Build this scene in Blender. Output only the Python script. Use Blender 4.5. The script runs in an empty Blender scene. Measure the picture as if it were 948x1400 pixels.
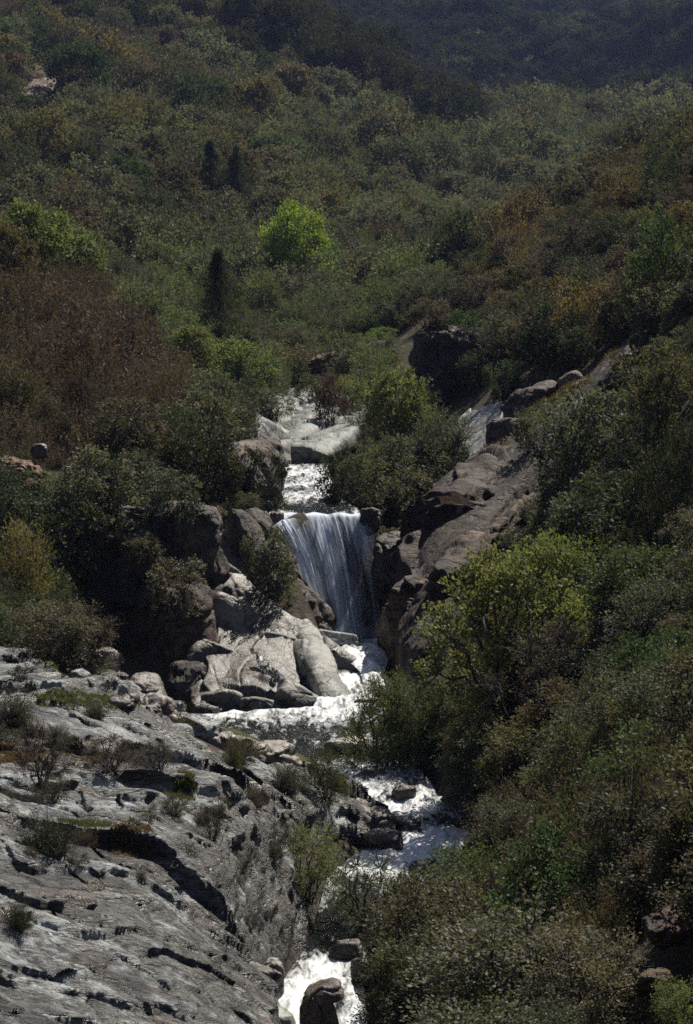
import bpy, math, random
import numpy as np
from mathutils import Vector, Matrix, Euler

rng = np.random.default_rng(11)
random.seed(11)
scene = bpy.context.scene
COL = scene.collection

# ------------------------------------------------------------------ camera model (photo is 948 x 1400)
F = 3106.0
TH = math.atan(250 / F)
CT, ST = math.cos(TH), math.sin(TH)

def P(px, py, d):
    """world point at forward distance d seen at photo position px, py"""
    X = (px - 474.0) / F
    Y = (700.0 - py) / F
    ry = CT + Y * ST
    s = d / ry
    return np.array([X * s, d, (-ST + Y * CT) * s])

def proj(p):
    p = np.asarray(p, float)
    dep = p[..., 1] * CT - p[..., 2] * ST
    up = p[..., 1] * ST + p[..., 2] * CT
    return 474 + F * p[..., 0] / dep, 700 - F * up / dep

# ------------------------------------------------------------------ noise
_perm = np.random.default_rng(5).permutation(256)
_perm = np.concatenate([_perm, _perm, _perm]).astype(np.int64)
_g3 = np.random.default_rng(6).normal(size=(256, 3))
_g3 /= np.linalg.norm(_g3, axis=1)[:, None]

def noise(x, y, z=0.0):
    x, y, z = np.broadcast_arrays(np.asarray(x, float), np.asarray(y, float), np.asarray(z, float))
    xi, yi, zi = np.floor(x).astype(np.int64), np.floor(y).astype(np.int64), np.floor(z).astype(np.int64)
    xf, yf, zf = x - xi, y - yi, z - zi
    u, v, w = (t * t * t * (t * (t * 6 - 15) + 10) for t in (xf, yf, zf))
    def gd(dx, dy, dz):
        h = _perm[_perm[_perm[(xi + dx) & 255] + ((yi + dy) & 255)] + ((zi + dz) & 255)]
        g = _g3[h]
        return g[..., 0] * (xf - dx) + g[..., 1] * (yf - dy) + g[..., 2] * (zf - dz)
    def lp(a, b, t): return a + (b - a) * t
    a = lp(lp(gd(0, 0, 0), gd(1, 0, 0), u), lp(gd(0, 1, 0), gd(1, 1, 0), u), v)
    b = lp(lp(gd(0, 0, 1), gd(1, 0, 1), u), lp(gd(0, 1, 1), gd(1, 1, 1), u), v)
    return lp(a, b, w) * 1.5

def fbm(x, y, z=0.0, o=4, lac=2.03, g=0.5):
    s, a = 0.0, 1.0
    for i in range(o):
        s = s + a * noise(x + 17.3 * i, y - 9.1 * i, np.asarray(z) + 5.7 * i)
        x, y, z = x * lac, y * lac, np.asarray(z) * lac
        a *= g
    return s

def ridge(x, y, z=0.0, o=3):
    s, a = 0.0, 1.0
    for i in range(o):
        s = s + a * (1 - np.abs(noise(x + 31.3 * i, y + 7.1 * i, np.asarray(z) + 3.7 * i)) * 2)
        x, y, z = x * 2.1, y * 2.1, np.asarray(z) * 2.1
        a *= 0.5
    return s

def sstep(a, b, x):
    t = np.clip((x - a) / (b - a), 0, 1)
    return t * t * (3 - 2 * t)

def poly_sd(px, py, poly):
    """signed distance (photo units), positive inside"""
    px, py = np.asarray(px, float), np.asarray(py, float)
    d = np.full(px.shape, 1e9)
    ins = np.zeros(px.shape, bool)
    n = len(poly)
    for i in range(n):
        x0, y0 = poly[i]; x1, y1 = poly[(i + 1) % n]
        ex, ey = x1 - x0, y1 - y0
        t = np.clip(((px - x0) * ex + (py - y0) * ey) / (ex * ex + ey * ey + 1e-9), 0, 1)
        d = np.minimum(d, (px - x0 - t * ex) ** 2 + (py - y0 - t * ey) ** 2)
        c = (y0 > py) != (y1 > py)
        ins ^= c & (px < ex * (py - y0) / (ey if ey else 1e-9) + x0)
    return np.sqrt(d) * np.where(ins, 1, -1)

# ------------------------------------------------------------------ terrain
CTRL = [
 # right bank, near to far
 (520,1400,44),(600,1400,41.5),(700,1400,40),(948,1400,35),(1100,1400,32),
 (948,1250,39.5),(948,1120,45),(948,1000,51),(948,900,58),(948,800,66),(948,650,77),(948,500,91),(948,350,110),(948,250,133),(948,175,158),
 (620,1300,50),(640,1200,58),(760,1250,47),(760,1120,56),(650,1120,62.5),(620,1060,67),(700,1000,66),(700,900,75),(600,1000,73),
 (840,1000,60),(840,880,68),(840,760,78),(760,800,82),(800,700,87),(850,600,93),(760,600,102),(850,500,105),(700,450,137),(800,400,122),
 (800,310,145),(850,235,168),(750,350,152),(700,390,160),(640,440,152),(1150,700,72),(1150,350,105),(1150,100,150),
 (620,900,81),(560,900,84),(560,820,90),(600,740,94),(660,670,101),(690,610,107),
 # stream line
 (430,1400,50),(500,1240,58),(560,1170,62),(540,1080,68),(400,985,78.5),(470,885,91.5),(430,705,94.5),(410,640,113),(425,628,118),
 # left slab
 (-40,1400,37),(0,1400,38),(200,1400,40.5),(370,1400,45),(0,1250,42.5),(200,1250,44.5),(375,1260,50),(0,1100,50),(200,1100,52.5),(400,1130,60),
 (0,1000,58),(200,1000,62),(320,1010,70),(450,1070,68),(0,930,66),(150,930,68.5),(285,985,76),(0,850,75),(100,880,76.5),(-200,1100,48),(-200,700,75),
 # left cliff and bank
 (230,960,84),(280,940,84),(320,850,88.5),(400,950,83),(310,760,91.5),(150,900,85),(70,800,86),(0,720,87),(180,690,92),(280,690,95),(330,720,95),
 (0,640,93),(100,640,97),(0,550,103),(0,450,119),(100,560,110),(200,560,117),(250,620,108),(340,640,104),(370,690,99),(330,560,124),
 (150,480,135),(250,480,150),(350,500,155),(-200,450,112),(-200,250,200),
 # valley floor
 (400,560,137),(400,600,123),(430,530,150),(480,540,142),(560,560,130),(550,490,150),(500,460,172),(650,560,119),(700,540,113),(650,600,111),(600,430,158),
 (300,420,185),(400,400,207),(500,410,205),(150,400,172),(50,380,160),(0,350,168),(600,380,215),(680,340,250),
 # big left hillside
 (0,250,230),(100,300,215),(200,250,262),(300,320,240),(400,250,292),(500,330,255),(600,280,305),(740,285,335),(0,150,300),(200,130,345),(400,140,382),(600,205,385),(700,240,380),
 (0,50,372),(200,50,425),(320,45,470),(0,-50,450),(200,-50,520),(-200,50,350),
 # behind the crest, far ridges
 (760,200,470),(850,190,480),(640,190,500),(560,170,500),(480,110,510),(400,70,520),(520,120,560),(700,175,590),
 (620,120,690),(480,70,720),(800,150,640),(948,150,600),(450,20,830),(600,40,800),(700,100,720),(850,60,760),(948,60,720),
 (300,-40,950),(500,-60,1000),(700,-60,1000),(948,-60,950),(474,-120,1300),(100,-160,1000),(800,-140,1300),
 (480,128,625),(560,150,625),(620,195,600),(400,100,625),(330,90,600),(640,215,440),
 # spur back side (hidden)
 (948,215,230),(850,262,240),(760,300,245),(948,240,320),(948,215,420),
]
CTRL = np.array(CTRL, float)
# the picture shows the tops of the brush: the ground itself lies lower
_far = (CTRL[:, 2] >= 180) & (CTRL[:, 2] < 470); CTRL[_far, 1] += 30
_sp = (CTRL[:, 0] > 700) & (CTRL[:, 2] > 104) & (CTRL[:, 2] < 172) & (CTRL[:, 1] < 420); CTRL[_sp, 1] += 42
_W = np.array([P(*c) for c in CTRL])
NEAR = np.array([[0, 3, -1.9], [0, 10, -5.0], [-3, 20, -9.0], [4, 20, -8.0], [0, 28, -11.5], [-6, 30, -10.6], [7, 30, -9.6], [0, 34, -12.6]])
_W = np.vstack([_W, NEAR])

def uv(x, y):
    r = np.hypot(x, y)
    az = np.clip(np.arctan2(x, y), -0.3, 0.3)
    return az * 10, np.log(np.clip(r, 2, 1600)) * 2.5

_cu, _cv = uv(_W[:, 0], _W[:, 1])
_ce = _W[:, 2] / np.hypot(_W[:, 0], _W[:, 1])
def _k(r2): return -np.sqrt(r2 + 0.04)
_n = len(_cu)
_A = np.zeros((_n + 3, _n + 3))
_A[:_n, :_n] = _k((_cu[:, None] - _cu) ** 2 + (_cv[:, None] - _cv) ** 2) + np.eye(_n) * -0.004 * -1
_A[:_n, :_n] += 0
_A[:_n, _n:] = np.stack([np.ones(_n), _cu, _cv], 1)
_A[_n:, :_n] = _A[:_n, _n:].T
_sol = np.linalg.solve(_A, np.concatenate([_ce, np.zeros(3)]))

def base_e(u, v):
    sh = u.shape
    u, v = u.ravel(), v.ravel()
    out = np.empty(u.size)
    for i in range(0, u.size, 40000):
        a, b = u[i:i + 40000], v[i:i + 40000]
        K = _k((a[:, None] - _cu) ** 2 + (b[:, None] - _cv) ** 2)
        out[i:i + 40000] = K @ _sol[:_n] + _sol[_n] + _sol[_n + 1] * a + _sol[_n + 2] * b
    return out.reshape(sh)

# stream: px, py, distance, width in photo px, foam and painted pool glitter, (level follows from the pixel)
PATH = [(425,1480,46.5,120,.9),(432,1400,49.5,115,.95),(440,1350,52,95,.9),(448,1318,53.6,75,.85),(470,1275,56,70,.35),(505,1235,58.4,110,.35),(535,1195,60.3,140,.95),
        (575,1150,63.3,100,1.12),(600,1128,64.6,75,.55),(575,1108,66,80,.75),(545,1080,68,85,.9),(520,1055,70.2,95,.85),(490,1035,72.5,110,.5),(445,1012,75.3,190,.58),(394,990,78,300,.6),  # quiet pool: its sun glitter is put in as white foam
        (410,979,79.4,310,.85),(470,966,80.5,70,.9),(490,925,85,55,.95),(497,890,90,60,.85),(470,873,92.3,105,.7)]
UPATH = [(437,707,95.0,122,.75),(436,704,95.4,120,.75),(432,697,96.3,95,.5),(424,682,100,70,.75),(416,660,106.5,62,.85),(410,640,113,60,.85),(418,629,118,55,.5)]
PW = np.array([P(*p[:3]) for p in PATH]); UW = np.array([P(*p[:3]) for p in UPATH])
PWD = np.array([p[3] / F * p[2] for p in PATH]); UWD = np.array([p[3] / F * p[2] for p in UPATH])

def along(x, y, W, wd):
    best = np.full(x.shape, 1e9); z = np.zeros(x.shape); w = np.zeros(x.shape)
    for i in range(len(W) - 1):
        a, b = W[i], W[i + 1]
        e = b[:2] - a[:2]
        t = np.clip(((x - a[0]) * e[0] + (y - a[1]) * e[1]) / (e @ e), 0, 1)
        d = np.hypot(x - a[0] - t * e[0], y - a[1] - t * e[1])
        m = d < best
        best = np.where(m, d, best)
        z = np.where(m, a[2] + t * (b[2] - a[2]), z)
        w = np.where(m, wd[i] + t * (wd[i + 1] - wd[i]), w)
    return best, z, w

def ground(x, y, detail=True):
    x, y = np.asarray(x, float), np.asarray(y, float)
    sh = x.shape
    x, y = np.atleast_1d(x).ravel(), np.atleast_1d(y).ravel()
    u, v = uv(x, y)
    r = np.hypot(x, y)
    z = base_e(u, v) * np.minimum(r, 1600)
    if detail:
        k = sstep(150, 420, r)
        z = z + k * (fbm(x / 55, y / 70, 0, 3) * 6.0) + sstep(480, 800, r) * ridge(x / 190 + 3, y / 300, 0, 3) * 16 - sstep(480, 800, r) * 22
        z = z + fbm(x / 9, y / 9, 2, 3) * 0.5 * sstep(20, 60, r)
    for W, wd in ((PW, PWD), (UW, UWD)):
        m = (np.abs(x) < 16) & (y > 42) & (y < 130)
        if m.any():
            d, zs, w = along(x[m], y[m], W, wd)
            f = 1 - sstep(w * 0.42, w * 0.5 + 1.1, d)
            if W is UW: f = f * (y[m] >= 94.6)
            else: f = f * (y[m] < 94.6)
            z[m] = z[m] * (1 - f) + (zs - 0.55) * f
    return z.reshape(sh)

_ld = np.exp(np.linspace(math.log(30), math.log(1300), 700))
def hit(px, py):
    """first ground point seen at a photo position"""
    q = np.array([P(px, py, d) for d in _ld])
    g = ground(q[:, 0], q[:, 1])
    i = np.argmax(q[:, 2] < g)
    if not (q[:, 2] < g).any(): i = len(_ld) - 1
    p = q[i]
    return np.array([p[0], p[1], g[i]])

# ------------------------------------------------------------------ mesh helpers
def mesh_from(name, co, faces, smooth=True, attrs=None):
    """faces: (n,k) int array with k = 3 or 4"""
    me = bpy.data.meshes.new(name)
    co = np.asarray(co, np.float32); faces = np.asarray(faces, np.int32)
    n, k = faces.shape
    me.vertices.add(len(co)); me.vertices.foreach_set('co', co.ravel())
    me.loops.add(n * k); me.loops.foreach_set('vertex_index', faces.ravel())
    me.polygons.add(n)
    me.polygons.foreach_set('loop_start', np.arange(0, n * k, k, dtype=np.int32))
    me.polygons.foreach_set('use_smooth', np.full(n, smooth, bool))
    for an, (dom, typ, val) in (attrs or {}).items():
        a = me.attributes.new(an, typ, dom)
        a.data.foreach_set('vector' if typ == 'FLOAT_VECTOR' else 'color' if typ == 'FLOAT_COLOR' else 'value', np.asarray(val, np.float32 if typ != 'INT' else np.int32).ravel())
    me.update(calc_edges=True)
    return me

def grid_faces(nu, nv, wrap=False):
    i = np.arange(nu - 1)[:, None]; j = np.arange(nv if wrap else nv - 1)[None, :]
    j2 = (j + 1) % nv
    return np.stack([(i * nv + j), (i * nv + j2), ((i + 1) * nv + j2), ((i + 1) * nv + j)], -1).reshape(-1, 4)

def add(name, me, mat=None, parent=None, loc=None, rot=None, color=None):
    o = bpy.data.objects.new(name, me)
    COL.objects.link(o)
    if mat is not None and not me.materials: me.materials.append(mat)
    if parent is not None: o.parent = parent
    if loc is not None: o.location = tuple(float(t) for t in loc)
    if rot is not None: o.rotation_euler = rot
    if color is not None: o.color = (*color, 1)
    return o

def tag(o, label=None, cat=None, group=None, kind=None):
    if label: o['label'] = label
    if cat: o['category'] = cat
    if group: o['group'] = group
    if kind: o['kind'] = kind
    return o

def empty(name, loc, rz=0.0, scale=(1, 1, 1)):
    o = bpy.data.objects.new(name, None)
    COL.objects.link(o)
    o.empty_display_size = 0.3
    o.location = tuple(float(t) for t in loc); o.rotation_euler = (0, 0, rz); o.scale = scale
    return o

# ------------------------------------------------------------------ materials
class NT:
    def __init__(s, name):
        s.m = bpy.data.materials.new(name); s.m.use_nodes = True
        s.t = s.m.node_tree; s.t.nodes.clear()
        s.out = s.n('ShaderNodeOutputMaterial')
    def n(s, typ, **kw):
        n = s.t.nodes.new(typ)
        for k, v in kw.items():
            if k.startswith('i_'): n.inputs[int(k[2:]) if k[2:].isdigit() else k[2:].replace('_', ' ')].default_value = v
            else: setattr(n, k, v)
        return n
    def l(s, a, b): s.t.links.new(a, b)
    def noise(s, vec, scale, detail=4, rough=.55, dist=0.0):
        n = s.n('ShaderNodeTexNoise'); n.inputs['Scale'].default_value = scale; n.inputs['Detail'].default_value = detail
        n.inputs['Roughness'].default_value = rough; n.inputs['Distortion'].default_value = dist
        if vec is not None: s.l(vec, n.inputs['Vector'])
        return n.outputs['Fac']
    def ramp(s, fac, stops):
        n = s.n('ShaderNodeValToRGB'); e = n.color_ramp.elements
        while len(e) < len(stops): e.new(0.5)
        for q, (p, c) in zip(e, stops):
            q.position = p; q.color = (*c, 1) if len(c) == 3 else c
        s.l(fac, n.inputs[0]); return n.outputs[0]
    def mix(s, a, b, f, mode='MIX'):
        n = s.n('ShaderNodeMix', data_type='RGBA', blend_type=mode)
        for v, k in ((f, 0), (a, 6), (b, 7)):
            if isinstance(v, (int, float)): n.inputs[k].default_value = v
            elif isinstance(v, tuple): n.inputs[k].default_value = (*v, 1)
            else: s.l(v, n.inputs[k])
        return n.outputs[2]
    def math(s, op, a, b=None, clamp=False):
        n = s.n('ShaderNodeMath', operation=op); n.use_clamp = clamp
        for v, k in ((a, 0), (b, 1)):
            if v is None: continue
            if isinstance(v, (int, float)): n.inputs[k].default_value = v
            else: s.l(v, n.inputs[k])
        return n.outputs[0]
    def coords(s, scale=(1, 1, 1), rot=(0, 0, 0)):
        g = s.n('ShaderNodeNewGeometry')
        mp = s.n('ShaderNodeMapping'); mp.inputs['Scale'].default_value = scale; mp.inputs['Rotation'].default_value = rot
        s.l(g.outputs['Position'], mp.inputs['Vector']); return mp.outputs[0]

def leaf_material(name, instanced):
    t = NT(name)
    if instanced:
        a = t.n('ShaderNodeAttribute', attribute_type='INSTANCER', attribute_name='tint'); base = a.outputs['Color']
    else:
        base = t.n('ShaderNodeObjectInfo').outputs['Color']
    v = t.n('ShaderNodeAttribute', attribute_type='GEOMETRY', attribute_name='var').outputs['Fac']
    hv = t.ramp(v, [(0, (.55, .5, .5)), (.5, (1, 1, 1)), (1, (1.6, 1.55, 1.3))])
    c = t.mix(base, hv, 1.0, 'MULTIPLY')
    d = t.n('ShaderNodeBsdfDiffuse'); t.l(c, d.inputs[0])
    tr = t.n('ShaderNodeBsdfTranslucent'); t.l(t.mix(c, (1.35, 1.35, .85), 1.0, 'MULTIPLY'), tr.inputs[0])
    m = t.n('ShaderNodeMixShader'); m.inputs[0].default_value = .24 if instanced else .34; t.l(d.outputs[0], m.inputs[1]); t.l(tr.outputs[0], m.inputs[2])
    g = t.n('ShaderNodeBsdfGlossy'); g.inputs['Roughness'].default_value = .6; g.inputs[0].default_value = (1, 1, 1, 1)
    m2 = t.n('ShaderNodeMixShader'); m2.inputs[0].default_value = 0.0 if instanced else .015; t.l(m.outputs[0], m2.inputs[1]); t.l(g.outputs[0], m2.inputs[2])
    t.l(m2.outputs[0], t.out.inputs[0]); return t.m

def bark_material():
    t = NT('bark'); v = t.coords((6, 6, 1.5))
    c = t.ramp(t.noise(v, 2.0, 4), [(.3, (.022, .017, .013)), (.7, (.085, .07, .055))])
    p = t.n('ShaderNodeBsdfPrincipled', i_Roughness=.85); t.l(c, p.inputs[0]); t.l(p.outputs[0], t.out.inputs[0]); return t.m

def rock_material(name, dark, mid, light, rot=(0, 0, 0), stretch=(1, 1, 1), rough=.5, stain=(.10, .055, .03), stain_amt=.35, spec=.5, lich=.5, scale=1.0, crack=.8, bump=.35, patch=0.0):
    t = NT(name)
    v = t.coords(tuple(s * scale for s in stretch), rot)
    n1 = t.noise(v, .55, 8, .62, .6)
    n2 = t.noise(v, 3.2, 7, .68, .3)
    n3 = t.noise(v, 17, 4, .7)
    f = t.math('ADD', t.math('MULTIPLY', n1, .55), t.math('MULTIPLY', n2, .45))
    c = t.ramp(f, [(.42, dark), (.50, mid), (.57, light), (.75, tuple(min(1, q * 1.15) for q in light))])
    # dark lichen speckle
    sp = t.ramp(t.math('ADD', t.math('MULTIPLY', n3, .6), t.math('MULTIPLY', n2, .4)), [(.46, (1, 1, 1)), (.56, (.34, .32, .31))])
    c = t.mix(c, sp, lich, 'MULTIPLY')
    if patch:
        pn = t.noise(v, .25, 8, .62, 1.0)
        pm = t.ramp(t.math('ADD', t.math('MULTIPLY', pn, .86), t.math('MULTIPLY', n3, .14)), [(.465, (1, 1, 1)), (.515, (.24, .21, .19))])
        c = t.mix(c, pm, patch, 'MULTIPLY')
    # rusty stains
    st = t.ramp(t.noise(v, .9, 5, .6, 1.0), [(.54, (0, 0, 0)), (.68, (1, 1, 1))])
    c = t.mix(c, stain, t.math('MULTIPLY', st, stain_amt))
    # cracks
    vo = t.n('ShaderNodeTexVoronoi', feature='DISTANCE_TO_EDGE'); vo.inputs['Scale'].default_value = .42
    wv = t.n('ShaderNodeVectorMath', operation='ADD'); t.l(v, wv.inputs[0])
    wn = t.n('ShaderNodeTexNoise'); wn.inputs['Scale'].default_value = .7; wn.inputs['Detail'].default_value = 4; t.l(v, wn.inputs['Vector'])
    sc = t.n('ShaderNodeVectorMath', operation='SCALE'); sc.inputs['Scale'].default_value = 2.6; t.l(wn.outputs['Color'], sc.inputs[0]); t.l(sc.outputs[0], wv.inputs[1])
    t.l(wv.outputs[0], vo.inputs['Vector'])
    cr = t.ramp(vo.outputs['Distance'], [(.0, (0, 0, 0)), (.035, (1, 1, 1))])
    c = t.mix(c, t.mix((.02, .017, .015), (1, 1, 1), cr), crack, 'MULTIPLY')
    vo2 = t.n('ShaderNodeTexVoronoi', feature='DISTANCE_TO_EDGE'); vo2.inputs['Scale'].default_value = .95
    t.l(wv.outputs[0], vo2.inputs['Vector'])
    cr_b = t.ramp(vo2.outputs['Distance'], [(.0, (.12, .1, .09)), (.03, (1, 1, 1))])
    c = t.mix(c, cr_b, crack * .8, 'MULTIPLY')
    c = t.mix(c, t.n('ShaderNodeObjectInfo').outputs['Color'], 1.0, 'MULTIPLY')
    p = t.n('ShaderNodeBsdfPrincipled'); t.l(c, p.inputs['Base Color'])
    p.inputs['Specular IOR Level'].default_value = spec
    t.l(t.ramp(n2, [(.35, (rough - .12,) * 3), (.65, (rough + .2,) * 3)]), p.inputs['Roughness'])
    h = t.math('ADD', t.math('ADD', t.math('MULTIPLY', n2, .5), t.math('MULTIPLY', n3, .14)), t.math('MULTIPLY', cr, .12))
    b = t.n('ShaderNodeBump'); b.inputs['Strength'].default_value = .9; b.inputs['Distance'].default_value = bump / scale
    t.l(h, b.inputs['Height']); t.l(b.outputs[0], p.inputs['Normal'])
    t.l(p.outputs[0], t.out.inputs[0]); return t.m

def ground_material():
    t = NT('earth'); v = t.coords()
    n1 = t.noise(v, .12, 6, .6); n2 = t.noise(v, 1.1, 6, .7); n3 = t.noise(v, 9, 3, .7)
    c = t.ramp(n2, [(.33, (.022, .017, .012)), (.5, (.055, .042, .027)), (.68, (.11, .085, .05))])
    c2 = t.ramp(n2, [(.33, (.02, .026, .012)), (.55, (.05, .055, .022)), (.7, (.10, .095, .04))])
    c = t.mix(c, c2, t.ramp(n1, [(.42, (0, 0, 0)), (.58, (1, 1, 1))]))
    c = t.mix(c, t.ramp(n3, [(.3, (.6, .6, .6)), (.7, (1.3, 1.3, 1.3))]), .8, 'MULTIPLY')
    gn = t.n('ShaderNodeNewGeometry'); sx = t.n('ShaderNodeSeparateXYZ'); t.l(gn.outputs['True Normal'], sx.inputs[0])
    steep = t.ramp(t.math('ADD', sx.outputs[2], t.math('MULTIPLY', t.math('SUBTRACT', n2, .5), .5)), [(.70, (1, 1, 1)), (.86, (0, 0, 0))])
    rk = t.ramp(t.noise(v, 2.3, 7, .7), [(.35, (.022, .018, .015)), (.52, (.06, .05, .042)), (.7, (.12, .105, .09))])
    c = t.mix(c, rk, steep)
    p = t.n('ShaderNodeBsdfPrincipled', i_Roughness=.95); t.l(c, p.inputs[0]); p.inputs['Specular IOR Level'].default_value = .15
    b = t.n('ShaderNodeBump'); b.inputs['Strength'].default_value = .8; b.inputs['Distance'].default_value = .4
    t.l(t.math('ADD', n2, t.math('MULTIPLY', n3, .3)), b.inputs['Height']); t.l(b.outputs[0], p.inputs['Normal'])
    t.l(p.outputs[0], t.out.inputs[0]); return t.m

def water_material(name='stream_water', foamy=True):
    t = NT(name); v = t.coords((1.6, .45, 1))
    fo = t.n('ShaderNodeAttribute', attribute_type='GEOMETRY', attribute_name='foam').outputs['Fac']
    n1 = t.noise(v, 2.2, 7, .66, .9); n2 = t.noise(v, 7, 4, .6)
    x = t.math('ADD', t.math('MULTIPLY', n1, 1.4), t.math('SUBTRACT', fo, 1.15))
    mask = t.ramp(t.math('ADD', x, t.math('MULTIPLY', t.math('SUBTRACT', n2, .5), .5)), [(.18, (0, 0, 0)), (.55, (1, 1, 1))])  # white patches: foam, and on the pool painted sun glitter
    w = t.n('ShaderNodeBsdfPrincipled'); w.inputs['Base Color'].default_value = (.022, .027, .025, 1); w.inputs['Roughness'].default_value = .12; w.inputs['IOR'].default_value = 1.33
    f = t.n('ShaderNodeBsdfPrincipled'); f.inputs['Base Color'].default_value = (.62, .64, .66, 1); f.inputs['Roughness'].default_value = .45
    b = t.n('ShaderNodeBump'); b.inputs['Strength'].default_value = 1; b.inputs['Distance'].default_value = .4
    t.l(t.math('ADD', n2, n1), b.inputs['Height'])
    t.l(b.outputs[0], w.inputs['Normal'])
    b2 = t.n('ShaderNodeBump'); b2.inputs['Strength'].default_value = .5; b2.inputs['Distance'].default_value = .12; t.l(n1, b2.inputs['Height']); t.l(b2.outputs[0], f.inputs['Normal'])
    m = t.n('ShaderNodeMixShader'); t.l(mask, m.inputs[0]); t.l(w.outputs[0], m.inputs[1]); t.l(f.outputs[0], m.inputs[2])
    t.l(m.outputs[0], t.out.inputs[0]); return t.m

def fall_material():
    t = NT('falling_water')
    s = t.n('ShaderNodeAttribute', attribute_type='GEOMETRY', attribute_name='st')
    mp = t.n('ShaderNodeMapping'); mp.inputs['Scale'].default_value = (26, 1.6, 1); t.l(s.outputs['Vector'], mp.inputs['Vector'])
    den = t.n('ShaderNodeAttribute', attribute_type='GEOMETRY', attribute_name='dens').outputs['Fac']
    n1 = t.noise(mp.outputs[0], 1.0, 6, .62, .25)
    mp2 = t.n('ShaderNodeMapping'); mp2.inputs['Scale'].default_value = (70, 9, 1); t.l(s.outputs['Vector'], mp2.inputs['Vector'])
    n2 = t.noise(mp2.outputs[0], 1.0, 4, .6, .3)
    x = t.math('ADD', t.math('ADD', t.math('MULTIPLY', n1, 1.1), t.math('MULTIPLY', n2, .32)), t.math('SUBTRACT', den, 1.16))
    a = t.ramp(x, [(.0, (.0, .0, .0)), (.28, (.3, .3, .3)), (.68, (.96, .96, .96))])
    f = t.n('ShaderNodeBsdfDiffuse'); f.inputs[0].default_value = (.68, .75, .86, 1)  # blue of the sky-lit shade put into the water colour
    tl = t.n('ShaderNodeBsdfTranslucent'); tl.inputs[0].default_value = (.66, .74, .86, 1)
    fm = t.n('ShaderNodeMixShader'); fm.inputs[0].default_value = .25; t.l(f.outputs[0], fm.inputs[1]); t.l(tl.outputs[0], fm.inputs[2])
    tp = t.n('ShaderNodeBsdfTransparent')
    m = t.n('ShaderNodeMixShader'); t.l(a, m.inputs[0]); t.l(tp.outputs[0], m.inputs[1]); t.l(fm.outputs[0], m.inputs[2])
    t.l(m.outputs[0], t.out.inputs[0]); return t.m

M_LEAF = leaf_material('leaf', False)
M_LEAFI = leaf_material('leaf_far', True)
M_BARK = bark_material()
M_GROUND = ground_material()
M_SLAB = rock_material('slab_granite', (.035, .03, .027), (.145, .15, .15), (.45, .485, .49), (0, 0, math.radians(8)), (.55, 1.5, 2.2), rough=.42, stain=(.15, .085, .045), stain_amt=.4, lich=.6, patch=.9)
M_PALE = rock_material('pale_granite', (.11, .11, .105), (.22, .225, .215), (.33, .345, .33), (0, 0, 0), (1, 1, 1), rough=.5, stain=(.2, .12, .06), stain_amt=.3, lich=.35, spec=.3, bump=.12)
M_BOULD = rock_material('river_granite', (.055, .05, .046), (.16, .15, .14), (.28, .275, .26), (0, 0, 0), (1, 1, 1), rough=.42, stain=(.13, .075, .045), stain_amt=.35, lich=.35, bump=.13)
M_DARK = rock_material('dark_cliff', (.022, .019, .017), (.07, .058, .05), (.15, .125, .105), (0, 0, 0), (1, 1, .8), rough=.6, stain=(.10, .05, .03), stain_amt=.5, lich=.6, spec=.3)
M_MOSS = rock_material('mossy_cliff', (.03, .021, .016), (.105, .070, .046), (.20, .150, .112), (0, math.radians(38), 0), (.6, 1, 2.0), rough=.6, stain=(.10, .085, .025), stain_amt=.8, lich=.5, spec=.3)
M_WET = rock_material('wet_rock', (.015, .013, .012), (.05, .04, .035), (.10, .085, .075), (0, 0, 0), (1, 1, 1), rough=.5, stain=(.06, .035, .02), stain_amt=.4, lich=.3, spec=.3, bump=.2)
M_WATER = water_material()
M_FALL = fall_material()

# ------------------------------------------------------------------ ground sheet
azf = np.linspace(-0.19, 0.19, 620)
azc = np.concatenate([np.linspace(-math.pi, -0.5, 26), np.linspace(-0.45, -0.2, 10)])
az = np.concatenate([azc, azf, -azc[::-1]])
rr = np.concatenate([np.exp(np.linspace(math.log(2.5), math.log(30), 24)), np.exp(np.linspace(math.log(30.5), math.log(1100), 820)), np.exp(np.linspace(math.log(1120), math.log(6000), 30))])
RR, AZ = np.meshgrid(rr, az, indexing='ij')
gx, gy = np.sin(AZ) * RR, np.cos(AZ) * RR
gz = ground(gx, gy)
me = mesh_from('ground', np.stack([gx, gy, gz], -1).reshape(-1, 3), grid_faces(len(rr), len(az)))
tag(add('ground', me, M_GROUND), kind='structure')

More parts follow.
